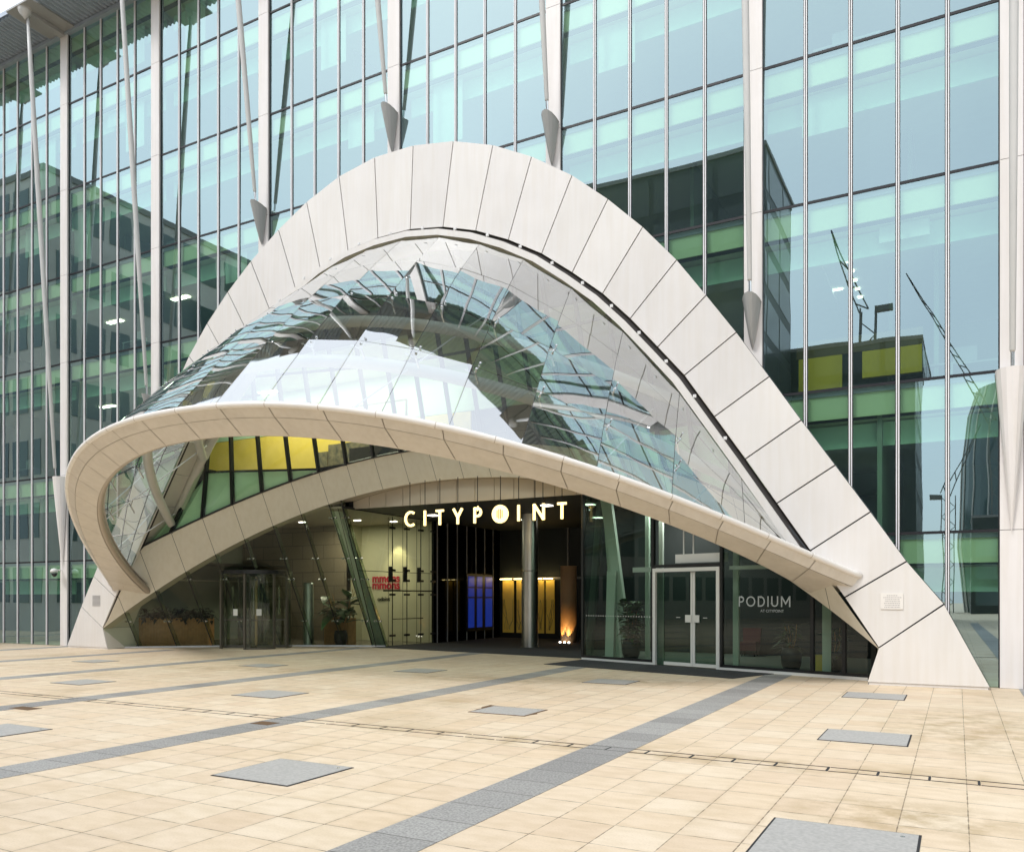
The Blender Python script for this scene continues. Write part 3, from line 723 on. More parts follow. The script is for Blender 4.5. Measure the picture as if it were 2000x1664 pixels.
# blue screens
t = thing('video_screen_wall', 'tall glowing blue screens in the dark recessed entrance', 'screen', (-18.95, 12.1, 0))
MB().box(-19.04, -18.97, 10.9, 13.2, .4, 2.95).build('housing', 'black', t)
for y0, y1 in ((11.0, 11.5), (11.75, 12.2), (12.5, 13.1)):
    for z0, z1 in ((.55, 1.85), (1.92, 2.3), (2.36, 2.82)): MB().box(-18.965, -18.95, y0, y1, z0, z1).build('screen', 'screen', t)
# ------------------------------------------------------------------ stroke lettering
def arcp(cx, cz, rx, rz, a0, a1, m=14): return [(cx+rx*math.cos(R_(lerp(a0, a1, i/m))), cz+rz*math.sin(R_(lerp(a0, a1, i/m)))) for i in range(m+1)]
GL = {'C': (.85, [arcp(.5, .5, .42, .45, 52, 308, 20)]), 'I': (.1, [[(.05, 0), (.05, 1)]]), 'T': (.6, [[(.3, 0), (.3, .93)], [(0, .93), (.6, .93)]]),
      'Y': (.72, [[(.36, 0), (.36, .45)], [(.03, 1), (.36, .45), (.69, 1)]]), 'P': (.55, [[(.07, 0), (.07, 1)], [(.07, .93), (.28, .93)]+arcp(.28, .69, .24, .24, 90, -90, 10)+[(.07, .45)]]),
      'N': (.78, [[(.07, 0), (.07, 1)], [(.07, .97), (.71, .03)], [(.71, 0), (.71, 1)]]), 'O': (.95, [arcp(.475, .5, .42, .43, 0, 360, 28)]),
      'D': (.75, [[(.07, 0), (.07, 1)], [(.07, .93), (.3, .93)]+arcp(.3, .5, .38, .43, 90, -90, 14)+[(.07, .07)]]),
      'U': (.72, [[(.07, 1), (.07, .35)]+arcp(.36, .35, .29, .28, 180, 360, 12)+[(.65, 1)]]),
      'M': (.95, [[(.07, 0), (.07, 1)], [(.07, .97), (.475, .3), (.88, .97)], [(.88, 0), (.88, 1)]]),
      'A': (.8, [[(.03, 0), (.4, .97), (.77, 0)], [(.17, .32), (.63, .32)]])}
def stroke(mb_, pts, wd, P, ex, nrm):
    """ribbon with mitred corners, extruded along nrm"""
    n_ = len(pts); L_, R2 = [], []
    for i in range(n_):
        a = V(pts[max(i-1, 0)]); b = V(pts[min(i+1, n_-1)]); p = V(pts[i])
        d1 = (p-a).normalized() if i > 0 else (b-p).normalized(); d2 = (b-p).normalized() if i < n_-1 else d1
        nn = V((-(d1+d2).y, (d1+d2).x)).normalized(); c_ = max(nn.dot(V((-d1.y, d1.x))), .45)
        L_.append(p+nn*wd/2/c_); R2.append(p-nn*wd/2/c_)
    for i in range(n_-1): mb_.slab([P(L_[i]), P(L_[i+1]), P(R2[i+1]), P(R2[i])], nrm*ex)
def word(s_, org, dx, h, wd, sp, m, parent, name='letter', ex=.05, space=.4):
    """letters from org along unit vector dx, height h"""
    dx = V(dx).normalized(); nrm = V((0, 0, 1)).cross(dx); x = 0; res = []
    for ch in s_:
        if ch == ' ': x += space*h; continue
        adv, st_ = GL[ch]; mb_ = MB()
        for q_ in st_: stroke(mb_, q_, wd, lambda p: V(org)+dx*(x+p.x*h)+V((0, 0, p.y*h)), ex, nrm)
        res.append((x, adv*h, mb_.build(name, m, parent))); x += adv*h+sp
    return x-sp, res
sign = thing('hanging_sign', 'glowing yellow CITYPOINT letters hung on thin black rods', 'sign', (-13.5, 2.6, 4.3))
SY = 2.45
txt = 'CITYPOINT'; HL = .50; ZL = 4.25
xs = [-16.25, -15.46, -15.0, -14.34, -13.56, -12.89, -11.97, -11.44, -10.62]
for ch, x in zip(txt, xs):
    if ch == 'O':
        c = (x+.29, SY, ZL+HL*.5); mb = MB(); mb.slab([(c[0]+  .285*math.cos(2*math.pi*k/36), SY, c[2]+.285*math.sin(2*math.pi*k/36)) for k in range(36)], (0, .06, 0))
        o_ = mb.build('disc_letter', 'letter', sign); mb = MB()
        for dx, h_ in ((-.09, .11), (-.03, .15), (.03, .15), (.09, .11)): mb.box(c[0]+dx-.013, c[0]+dx+.013, SY-.012, SY-.002, c[2]-h_, c[2]+h_)
        mb.build('bars', 'bars', o_); w_ = .6
    else: w_, _ = word(ch, (x, SY, ZL), (1, 0, 0), HL, .15, .1, 'letter', sign)
    hang = [x+w_/2] if ch != 'N' else [x+.06, x+w_-.06]
    for hx in hang:
        MB().tube([(hx, SY+.03, ZL+HL*.97), (hx, SY+.03, lb((hx-XM)/13.034).z-.004)], .014, 6).build('hanging_rod', 'black', sign)
# ------------------------------------------------------------------ lobby interior (left)
lob = thing('lobby_interior', 'brown tiled lobby wall seen through the leaning glass', 'interior wall', (-24, 9, 0))
MB().box(-29.5, -23.2, 8.0, 8.15, 0, 5.03).build('tiled_wall', 'browntile', lob)
MB().box(-23.2, -19.3, 8.9, 9.0, 0, 5.03).build('cream_wall', 'cream', lob)
MB().box(-23.3, -23.2, 8.0, 9, 0, 5.03).build('wall_return', 'cream', lob)
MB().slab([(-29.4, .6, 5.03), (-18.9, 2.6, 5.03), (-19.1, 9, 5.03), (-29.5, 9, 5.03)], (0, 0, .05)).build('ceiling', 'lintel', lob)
MB().slab([(-28.6, .4, .002), (-27, .9, .002), (-24, 3, .002), (-21.6, 4.7, .002), (-19.6, 5.3, .002), (-19.1, 9, .002), (-29.5, 9, .002)], (0, 0, .008)).build('floor', mat('lobby_floor', (.12, .11, .09), .25), lob)
for x, y in ((-26, 5), (-24, 6), (-21.5, 6.5), (-20.5, 7.6)): MB().box(x-.14, x+.14, y-.06, y+.06, 5.0, 5.025).build('downlight', 'lamp', lob)
l = bpy.data.lights.new('wall_washer', 'SPOT'); l.energy = 60; l.color = (1, .85, .5); l.spot_size = R_(70); l.spot_blend = .6; l.shadow_soft_size = .1
lo = bpy.data.objects.new('wall_washer', l); C.objects.link(lo); lo.location = (-21.2, 8.3, 4.4); lo.rotation_euler = V((0, -.55, 1)).to_track_quat('Z', 'Y').to_euler()
l = bpy.data.lights.new('lobby_lamp', 'AREA'); l.energy = 110; l.color = (1, .9, .7); l.size = 3; l.size_y = 1.2; l.shape = 'RECTANGLE'
lo = bpy.data.objects.new('lobby_lamp', l); C.objects.link(lo); lo.location = (-22.2, 6.6, 4.95)
# red lettering on the cream wall
def fonttext(s_, org, size, m, parent, name, ang=0, ex=.01, bold=0, mirror=False, align='LEFT'):
    cu = bpy.data.curves.new('t', 'FONT'); cu.body = s_; cu.size = size; cu.extrude = ex; cu.offset = bold; cu.align_x = align
    ob = bpy.data.objects.new('t', cu); C.objects.link(ob); bpy.context.view_layer.update()
    me = bpy.data.meshes.new_from_object(ob.evaluated_get(bpy.context.evaluated_depsgraph_get()))
    bpy.data.objects.remove(ob)
    mb_ = MB(); ca, sa = math.cos(ang), math.sin(ang)
    mb_.add([V(org)+V((v.co.x*ca+v.co.z*sa, v.co.x*sa-v.co.z*ca, v.co.y)) for v in me.vertices], [tuple(p.vertices) for p in me.polygons])
    return mb_.build(name, m, parent)
ws = thing('wall_lettering', 'dark red two line lettering on the cream lobby wall', 'sign', (-21.3, 8.88, 1.9))
fonttext('mmons', (-22.6, 8.87, 2.56), .5, 'red', ws, 'letters', bold=.012)
fonttext('mmons', (-22.6, 8.87, 2.26), .5, 'red', ws, 'letters', bold=.012)
fonttext('odains', (-22.3, 8.87, 1.74), .26, 'black', ws, 'small_letters')
# slanted pale column inside the lobby corner
t = thing('slanted_column', 'pale slanted column behind the glass corner left of the recess', 'column', (-20.2, 6.4, 0))
MB().hexa([(-20.35, 6.0, .01), (-19.9, 6.0, .01), (-19.9, 6.3, .01), (-20.35, 6.3, .01), (-20.0, 3.1, 5.0), (-19.6, 3.1, 5.0), (-19.6, 3.4, 5.0), (-20.0, 3.4, 5.0)]).build('shaft', 'inkcol', t)
t = thing('steel_cylinder', 'waist thick grey green steel cylinder right of the revolving door', 'turnstile column', (-22.2, 4.4, 0))
MB().lathe((-22.2, 4.4, 0.01), [(.2, 0), (.2, 2.4), (.17, 2.45)], 28).build('shell', mat('green_steel', (.35, .42, .40), .3, metal=.8), t, smooth=False)
# plants
def leafmesh(mb_, p, d, ln, wd, droop=.3, fold=.12):
    d = V(d).normalized(); sd = d.cross(V((0, 0, 1)))
    if sd.length < .05: sd = V((1, 0, 0))
    sd.normalize(); upv = sd.cross(d).normalized(); m_ = 5; mid = []; Ls = []; Rs = []
    for i in range(m_+1):
        t = i/m_; wv = math.sin(math.pi*min(t*1.02, 1)**.8)*wd/2+.002
        c = V(p)+d*ln*t-V((0, 0, 1))*droop*ln*t*t
        mid.append(c); Ls.append(c+sd*wv+upv*wv*fold*2); Rs.append(c-sd*wv+upv*wv*fold*2)
    mb_.grid([Ls, mid, Rs])
def bushy(name, label, loc, h, pot_r, pot_h, nl, ln, wd, spread, m, low=.0, group=None, pot='pot', seed=1):
    t = thing(name, label, 'potted plant', loc, group); random.seed(seed)
    x, y, z = loc
    MB().lathe((x, y, z), [(pot_r*.7, 0), (pot_r*.95, pot_h*.3), (pot_r, pot_h*.7), (pot_r*.88, pot_h), (pot_r*.78, pot_h), (pot_r*.75, pot_h*.93)], 24).build('pot', pot, t, smooth=True)
    st_ = MB(); lf = MB()
    for k in range(5):
        a = random.uniform(0, 6.28); top = V((x+math.cos(a)*spread*.35, y+math.sin(a)*spread*.35, z+h*random.uniform(.8, 1)))
        base = V((x+math.cos(a)*.05, y+math.sin(a)*.05, z+pot_h*.9)); st_.tube([base, base.lerp(top, .5)+V((.03, 0, 0)), top], .012, 6)
        for j in range(nl//5):
            tt = random.uniform(low, 1); c = base.lerp(top, tt); b_ = random.uniform(0, 6.28); el = random.uniform(-.1, .9)
            leafmesh(lf, c, (math.cos(b_), math.sin(b_), el), ln*random.uniform(.7, 1.15), wd*random.uniform(.8, 1.1), random.uniform(.1, .5))
    st_.build('stem', 'wood', t); lf.build('foliage', m, t, smooth=True)
    return t
bushy('potted_plant', 'tall glossy fiddle leaf plant in a black pot left of the white doors', (-8.6, 3.35, .02), 1.85, .27, .62, 170, .38, .25, .62, 'leaf', seed=4)
bushy('potted_plant', 'big leaved plant in a dark pot inside the leaning glass by the recess', (-21.1, 5.0, .01), 2.3, .26, .6, 42, .85, .42, 1.5, 'leaf', low=.2, seed=9)
bushy('potted_plant', 'feathery grey green plant in a black pot behind the dark window lettering', (-3.75, 1.95, .01), 1.25, .26, .6, 60, .5, .07, .5, 'leaf2', seed=12)
bushy('potted_plant', 'dim leafy plant in a dark pot behind glass nearest the right arch foot', (-2.75, 2.1, .01), 1.15, .24, .5, 50, .35, .1, .5, 'leaf', seed=15)
def planter(name, label, x0, x1, y0, y1, h, seed, hang=True, rot=0):
    t = thing(name, label, 'planter', ((x0+x1)/2, (y0+y1)/2, 0), 'ribbed wooden planters inside the glass wall'); random.seed(seed)
    mb_ = MB(); m_ = int((x1-x0)/.06)
    for k in range(m_): mb_.box(x0+k*.06, x0+k*.06+.045, y0, y0+.05, .02, h)
    mb_.box(x0, x1, y0+.03, y1, .02, h-.02); mb_.build('ribbed_casing', 'wood', t)
    if hang:
        lf = MB()
        for k in range(420):
            p = (random.uniform(x0, x1), random.uniform(y0-.04, y1), h+random.uniform(-.16, .42)*random.random()**.5); a = random.uniform(0, 6.28)
            leafmesh(lf, p, (math.cos(a), math.sin(a)-.4, random.uniform(-.3, .8)), random.uniform(.18, .42), .13, .5)
        lf.build('foliage', 'darkleaf', t, smooth=True)
    t.rotation_euler = (0, 0, rot)
planter('planter', 'long ribbed wooden planter topped with dark plants left of the revolving door', -28.15, -25.45, 1.75, 2.35, 1.1, 2, True, R_(28))
planter('planter', 'short ribbed wooden casing beside the steel cylinder', -22.2, -21.0, 5.3, 5.8, 1.1, 3, False)
# revolving door
rv = thing('revolving_door', 'glass revolving door with dark frame under the low arch', 'revolving door', (-23.3, 2.75, 0))
cx, cy, rr, hh = -23.3, 2.75, 1.28, 2.9
def circ(a, r=rr): return (cx+r*math.cos(R_(a)), cy+r*math.sin(R_(a)))
mb = MB(); gm = MB()
for a0, a1 in ((-165, -118), (-62, -15), (15, 62), (118, 165)):
    seg = [circ(lerp(a0, a1, k/6)) for k in range(7)]
    for p, q_ in zip(seg, seg[1:]):
        gm.quad((*p, .06), (*q_, .06), (*q_, hh-.15), (*p, hh-.15)); mb.bar((*p, .03), (*q_, .03), .05, .06)
    for p in (seg[0], seg[-1]): mb.box(p[0]-.04, p[0]+.04, p[1]-.04, p[1]+.04, 0, hh-.15)
mb.build('drum_frame', 'doorframe', rv); gm.build('curved_glass', 'clear', rv)
MB().lathe((cx, cy, hh-.15), [(rr+.05, 0), (rr+.05, .13), (rr-.1, .15)], 40).build('drum_top', 'black', rv)
for a in (35, 125, 215, 305):
    p = circ(a, rr-.08); mb = MB(); mb.bar((cx, cy, .05), (*p, .05), .05, .1); mb.bar((cx, cy, 1.05), (*p, 1.05), .04, .05); mb.bar((cx, cy, hh-.2), (*p, hh-.2), .05, .08); mb.bar((*p, .03), (*p, hh-.18), .05, .05, (0, 1, 0))
    lf = mb.build('door_wing', 'doorframe', rv); MB().quad((cx, cy, .1), (*p, .1), (*p, hh-.25), (cx, cy, hh-.25)).build('glass', 'clear', lf)
    d = V((p[0]-cx, p[1]-cy, 0)).normalized(); nn = V((-d.y, d.x, 0)); m_ = V((cx, cy, 0))+d*.85
    mb = MB()
    for s2 in (-.07, .07): mb.tube([m_+nn*s2+V((0, 0, 1.25)), m_+nn*s2+V((0, 0, 2.3))], .02, 8)
    mb.build('handle', 'chrome', lf)
MB().lathe((cx, cy, 0.02), [(.05, 0), (.05, hh-.2)], 12).build('centre_post', mat('brass', (.5, .36, .2), .3, metal=.8), rv)
for a in (-140, -100+22, -40):
    p = circ(a, rr+.012); t2 = V((-math.sin(R_(a)), math.cos(R_(a)), 0)); mb = MB(); c = V((*p, 1.35)); mb.slab([c-t2*.09-V((0, 0, .12)), c+t2*.09-V((0, 0, .12)), c+t2*.09+V((0, 0, .12)), c-t2*.09+V((0, 0, .12))], V((math.cos(R_(a)), math.sin(R_(a)), 0))*.004)
    mb.build('notice', 'paper', rv)
# ------------------------------------------------------------------ podium shopfront (right)
pd = thing('podium_shopfront', 'black framed glass shopfront with white double doors on the right', 'shopfront', (-6, 2, 0))
Q0 = V((-10.03, 3.03, 0)); Q1 = V((-1.77, .31, 0)); QD = (Q1-Q0).normalized(); QN = V((-QD.y, QD.x, 0))  # into the building
def qx(x): return Q0+QD*((x-Q0.x)/QD.x)
def ztop(x): return min(5.0, max(lb((x-XM)/13.034).z+.25, 1.0))
def pbox(mb_, x0, x1, n0, n1, z0, z1):
    a, b = qx(x0), qx(x1); mb_.slab([a+QN*n0+V((0, 0, z0)), b+QN*n0+V((0, 0, z0)), b+QN*n1+V((0, 0, z0)), a+QN*n1+V((0, 0, z0))], (0, 0, z1-z0))
DX0, DX1 = -7.5, -5.46
for a, b in ((Q0.x+.04, DX0-.06), (DX1+.06, -3.12), (-3.0, -2.35), (-2.28, -1.8)):
    pts = [lerp(a, b, k/6) for k in range(7)]; mb = MB()
    mb.add([qx(x)+V((0, 0, .1)) for x in pts]+[qx(x)+V((0, 0, ztop(x))) for x in pts], [(k, k+1, 8+k, 7+k) for k in range(6)]); mb.build('pane', 'podglass', pd)
mb = MB()
for x in (Q0.x, DX0-.03, DX1+.03, -3.06, -2.32): pbox(mb, x-.04, x+.04, -.03, .07, 0, ztop(x))
pbox(mb, Q0.x, DX0, -.03, .07, .02, .14); pbox(mb, DX1, -1.78, -.03, .07, .02, .14)
pbox(mb, DX0, DX1, -.02, .06, 2.72, 2.8)
mb.build('frame', 'black', pd)
for xa, xb, na, nb, za, zb_, nm in ((Q0.x, DX0, -.06, -.03, 0, .07, 'sill'), (DX1, -1.78, -.06, -.03, 0, .07, 'sill'), (DX0-.9, DX0-.05, .25, .33, 2.62, 2.76, 'rail'), (DX1+.1, DX1+1.3, .25, .33, 2.62, 2.72, 'rail'), (DX0+.55, DX1-.02, .2, .4, 2.84, 3.08, 'door_operator_box')):
    mb = MB(); pbox(mb, xa, xb, na, nb, za, zb_); mb.build(nm, 'whiteframe', pd)
for x in (-6.75, -6.45): a = qx(x)+QN*.3; MB().tube([a+V((0, 0, 3.0)), a+V((0, 0, 4.6))], .02, 6).build('hanger', 'whiteframe', pd)
mb = MB(); pbox(mb, DX0, DX0+.09, -.07, .3, 0, 2.7); pbox(mb, DX1-.09, DX1, -.07, .1, 0, 2.7); pbox(mb, DX0+.09, DX1-.09, -.07, .1, 2.6, 2.7)
mb.build('door_frame', 'whiteframe', pd)
dm = (DX0+.3+DX1)/2+.05
for x0, x1, hx in ((DX0+.32, dm-.005, dm-.12), (dm+.005, DX1-.1, dm+.12)):
    mb = MB(); pbox(mb, x0, x1, .0, .05, .03, .12)
    if x1 < dm+.1: pbox(mb, x1-.06, x1, 0, .05, .12, 2.58)
    else: pbox(mb, x0, x0+.06, 0, .05, .12, 2.58)
    d = mb.build('door', 'whiteframe', pd); mb = MB(); pbox(mb, x0, x1, .02, .03, .12, 2.58); mb.build('glass', 'podglass', d)
    mb = MB(); pbox(mb, hx-.09, hx+.09, -.03, -.005, 1.22, 1.42); mb.build('handle_plate', 'paper', d)
    mb = MB(); pbox(mb, (x0+x1)/2-.06, (x0+x1)/2+.06, .012, .016, 1.34, 1.355); mb.build('door_sticker', 'paper', d)
mb = MB(); pbox(mb, DX0+.1, DX0+.32, 0, .05, 0, 2.58); mb.build('side_light', 'podglass', pd)
mb = MB()
for k in range(26):
    x = -9.9+.09*k; pbox(mb, x, x+.028, -.004, -.001, 1.33, 1.36)
mb.build('manifestation_dots', 'paper', pd)
# interior of the podium lobby
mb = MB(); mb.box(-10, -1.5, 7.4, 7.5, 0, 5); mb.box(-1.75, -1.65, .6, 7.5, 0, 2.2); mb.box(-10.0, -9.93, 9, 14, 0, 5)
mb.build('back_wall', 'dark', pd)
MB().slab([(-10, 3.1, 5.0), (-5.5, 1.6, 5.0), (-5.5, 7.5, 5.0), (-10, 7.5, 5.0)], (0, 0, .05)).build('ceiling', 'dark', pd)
MB().slab([(-10, 3.05, .01), (-1.8, .4, .01), (-1.8, 7.4, .01), (-10, 7.4, .01)], (0, 0, .01)).build('floor', mat('podium_floor', (.22, .25, .22), .3), pd)
for x, y in ((-8.9, 4.6), (-7.4, 5.2)): MB().box(x-.13, x+.13, y-.08, y+.08, 4.95, 4.985).build('downlight', 'lamp', pd)
mb = MB()
for x in (-8.7, -8.25): mb.box(x, x+.12, 4.9, 5.05, .02, 4.95)
mb.box(-2.9, -2.7, 1.2, 1.3, .02, 2.1); mb.box(-5.3, -5.15, 2.2, 2.35, .02, 3.2)
mb.build('inner_fin', 'inkcol', pd)
t = thing('slanted_column', 'forked pale slanted columns inside the black framed shopfront', 'column', (-9.2, 3.6, 0))
MB().hexa([(-9.52, 3.55, .02), (-9.25, 3.55, .02), (-9.25, 3.75, .02), (-9.52, 3.75, .02), (-9.47, 3.6, 2.7), (-9.2, 3.6, 2.7), (-9.2, 3.8, 2.7), (-9.47, 3.8, 2.7)]).build('upright', 'inkcol', t)
MB().hexa([(-9.0, 3.85, .02), (-8.78, 3.85, .02), (-8.78, 4.05, .02), (-9.0, 4.05, .02), (-9.74, 3.7, 4.95), (-9.4, 3.7, 4.95), (-9.4, 3.9, 4.95), (-9.74, 3.9, 4.95)]).build('brace', 'inkcol', t)
MB().hexa([(-9.95, 4.4, 4.95), (-9.75, 4.4, 4.95), (-9.75, 4.6, 4.95), (-9.95, 4.6, 4.95), (-9.55, 4.4, .02), (-9.35, 4.4, .02), (-9.35, 4.6, .02), (-9.55, 4.6, .02)]).build('brace', 'inkcol', t)
l = bpy.data.lights.new('podium_lamp', 'AREA'); l.energy = 100; l.color = (.95, 1, .93); l.size = 1.6
lo = bpy.data.objects.new('podium_lamp', l); C.objects.link(lo); lo.location = (-8.0, 5.4, 4.9)
t = thing('armchair', 'red armchair dimly seen behind the right leaf of the white doors', 'armchair', (-5.85, 6.8, .02))
MB().box(-6.1, -5.6, 6.5, 7.0, .2, .48).build('seat', 'redfab', t); MB().slab([(-6.1, 7.0, .2), (-5.6, 7.0, .2), (-5.56, 7.1, .9), (-6.14, 7.1, .9)], (0, .1, 0)).build('backrest', 'redfab', t)
mb = MB()
for x in (-6.05, -5.65):
    for y in (6.55, 6.95): mb.box(x-.02, x+.02, y-.02, y+.02, .02, .2)
mb.build('leg', 'black', t)
yb = MB(); t = thing('storage_box', 'yellow box on the floor behind glass by the right arch foot', 'box', (-2.9, 1.9, .02))
MB().box(-3.15, -2.85, 1.5, 1.8, .02, .42).build('body', 'yellow', t); MB().box(-3.17, -2.83, 1.48, 1.82, .42, .46).build('lid', 'yellow', t)
# lettering on the shopfront
lt_ = thing('window_lettering', 'grey PODIUM lettering on the dark shopfront window', 'lettering', (-4.3, 1.1, 1.8))
o0 = qx(-4.947)-QN*.006
o0.z = 1.66; word('PODIUM', o0, QD, .265, .125, .072, 'letter_grey', lt_, ex=.003)
fonttext('AT CITYPOINT', qx(-4.36)-QN*.008+V((0, 0, 1.525)), .095, 'letter_grey', lt_, 'small_letters', ang=math.atan2(QD.y, QD.x), ex=.001)
# entrance mat outside
tag(MB().slab([(-10.3, .9, .001), (-4.6, -.72, .001), (-4.0, .95, .001), (-5.4, 1.42, .001), (-10.03, 2.95, .001)], (0, 0, .012)).build('entrance_mat', 'mat', origin=(-7, 1.3, 0)), 'dark grey mat laid in front of the white double doors', 'mat')
# ------------------------------------------------------------------ the office building
bld = thing('office_building', 'tall glass fronted office block with white columns behind the arch', 'building', (XM, 5, 0))
ZR = [0.02, 3.30, 6.64, 11.02, 14.42, 17.73, 21.06, 23.8]
COLX = [-4.28+5.27*k for k in range(-7, 3)]
random.seed(21)
for bi in range(len(COLX)-1):
    c0, c1 = COLX[bi]+.21, COLX[bi+1]-.21
    for r in range(7):
        z0, z1 = ZR[r], ZR[r+1]; gm = MB(); fm = MB(); tm = MB(); sp_ = MB(); bh = MB(); shb = MB(); gkm = MB(); nP = 5
        for k in range(nP):
            xa, xb = lerp(c0, c1, k/nP), lerp(c0, c1, (k+1)/nP)
            za, zb_ = max(z0, zmid(xa)), max(z0, zmid(xb))
            if za >= z1 and zb_ >= z1: continue
            if za > z1: xa2 = xa+(xb-xa)*(za-z1)/(za-zb_); xa = xa2; za = z1
            if zb_ > z1: xb2 = xb-(xb-xa)*(zb_-z1)/(zb_-za); xb = xb2; zb_ = z1
            t1, t2 = random.gauss(0, .0016), random.gauss(0, .0012); xm_, zm_ = (xa+xb)/2, (z0+z1)/2
            def yy(x, z): return (x-xm_)*t1+(z-zm_)*t2
            pts = [(xa, yy(xa, za), za), (xb, yy(xb, zb_), zb_), (xb, yy(xb, z1), z1), (xa, yy(xa, z1), z1)]
            gm.quad(*pts)
            tm.box(xa, xb, -.018, .03, z1-.03, z1+.03); shb.box(xa, xb, .06, .1, max(z1-.13, max(za, zb_)), z1-.022) if z1-.1 > max(za, zb_) else None
            zs = max(z1-.66, max(za, zb_))
            if zs < z1-.1:
                sp_.box(xa, xb, .10, .14, zs, z1-.13)
                zs2 = max(z1-1.28, max(za, zb_))
                if zs2 < z1-.8: bh.box(xa, xb, .55, .6, zs2, z1-.74)
            xmul = lerp(c0, c1, k/nP)
            if k > 0 and za < z1-.02:
                fm.box(xmul-.034, xmul-.010, -.04, .03, max(z0, zmid(xmul)), z1); fm.box(xmul+.010, xmul+.034, -.04, .03, max(z0, zmid(xmul)), z1); gkm.box(xmul-.05, xmul+.05, -.012, .03, max(z0, zmid(xmul)), z1)
        wnd = gm.build('window', 'fglass', bld)
        if wnd:
            fm.build('mullion', 'alu', wnd); gkm.build('mullion_gasket', 'transom', wnd); tm.build('transom', 'transom', wnd); sp_.build('spandrel', 'spandrel', wnd); bh.build('bulkhead', 'bulkhead', wnd); shb.build('shadow_box', 'shadowbox', wnd)
for x in COLX:
    z0 = max(0, zmid(x)); mb = MB(); zz = [z0]+[z for z in ZR[1:] if z > z0+.3]
    zz[-1] = 23.8
    for a, b in zip(zz, zz[1:]): mb.box(x-.21, x+.21, -.09, .12, a+.006, b-.006)
    mb.build('column', 'column', bld)
    mb = MB(); mb.box(x-.235, x+.235, -.03, .1, z0, 23.8); mb.box(x-.19, x+.19, -.08, .1, z0, 23.8); mb.build('column_seal', 'black', bld)
def spans(z):
    if z > 14.0: return [(-41.2, 6.3)]
    xs_ = [x for x in [lerp(-29, 0, k/300) for k in range(301)] if zmid(x) > z]
    return [(-41.2, min(xs_)), (max(xs_), 6.3)] if xs_ else [(-41.2, 6.3)]
for z in ZR[1:]:
    mb = MB(); fl = MB()
    for a, b in spans(z-.8):
        mb.quad((a, .28, z-.7), (b, .28, z-.7), (b, 9, z-.7), (a, 9, z-.7))
    for a, b in spans(z):
        fl.box(a, b, .1, .2, z-.1, z); fl.quad((a, .2, z), (b, .2, z), (b, 9, z), (a, 9, z))
    mb.build('ceiling', 'ceil', bld); fl.build('floor_slab', 'carpet', bld)
mb = MB(); mb.box(-41.2, 6.3, 8.9, 9.0, 5.2, 23.8); mb.box(-41.2, -29.6, 8.9, 9, 0, 5.2); mb.box(-1.6, 6.3, 8.9, 9, 0, 5.2); mb.box(-29.7, -29.6, .3, 9, 0, 6.5); mb.box(-1.6, -1.5, .3, 9, 0, 6.5)
mb.build('core_wall', 'iwall', bld)
mb = MB(); mb.box(-41.3, -41.2, .1, 20, 0, 23.9); mb.box(6.4, 6.5, .1, 20, 0, 23.9); mb.box(-41.3, 6.5, 20, 20.1, 0, 23.9); mb.build('outer_wall', 'bdark', bld)
# office contents: partitions, blinds, desks, ceiling lamps
random.seed(8); pm = MB(); bl = MB(); dk = MB()
for r in range(7):
    z0, z1 = (ZR[r], ZR[r+1])
    for a, b in spans(z0+.2 if r else 3.0):
        x = a+1
        while x < b-1:
            x += random.choice((1.05, 2.1, 3.2, 5.27))
            if x > b-.6: break
            if random.random() < .45: pm.box(x, x+.1, random.uniform(1.6, 4), 8.8, z0+.02, z1-.72)
            if random.random() < .5 and r > 0: bl.box(x-.02, x+1.0, .34, .36, z1-.75-random.uniform(.2, 2.1), z1-.74)
            if random.random() < .4 and r > 0:
                y = random.uniform(.8, 2.2); dk.box(x, x+1.5, y, y+.7, z0+.72, z0+.76); dk.box(x+.05, x+.1, y, y+.65, z0+.02, z0+.72); dk.box(x+1.4, x+1.45, y, y+.65, z0+.02, z0+.72); dk.box(x+.4, x+.9, y+.3, y+.33, z0+.85, z0+1.2)
pm.build('partition', 'iwall', bld); bl.build('roller_blind', 'blind', bld); tag(dk.build('desks', 'greyink', bld), kind='stuff')
def lamps(lst):
    for x, y, z, lx_, ly_ in lst:
        MB().box(x-lx_/2, x+lx_/2, y-ly_/2, y+ly_/2, z-.04, z-.01).build('ceiling_lamp', 'lamp' if lx_ > .6 else 'lampdim', bld)
zc4 = 11.02-.7; zc3 = 6.64-.7; zc5 = 14.42-.7
lamps([(-25.6, 3.0, zc4, .9, .25), (-24.6, 2.2, zc4, .9, .25), (-28.8, 3.2, zc4, .9, .25), (-29.4, 4.5, zc4, .9, .25), (-24.9, 5, zc4, .9, .25), (-27.6, 5.5, zc4, .9, .2), (-33, 3.5, zc4, .9, .2), (-3.6, 2.6, zc4, .5, .12), (-2.9, 4.0, zc4, .3, .08), (-27, 2.4, zc5, .9, .2), (-31.8, 3, zc5, .9, .2), (-26.4, 3.4, zc3, .4, .1), (-27.6, 3.4, zc3, .4, .1)])
lamps([(-2.4+.0*k, 1.4+.7*k, zc4, .12, .12) for k in range(6)])
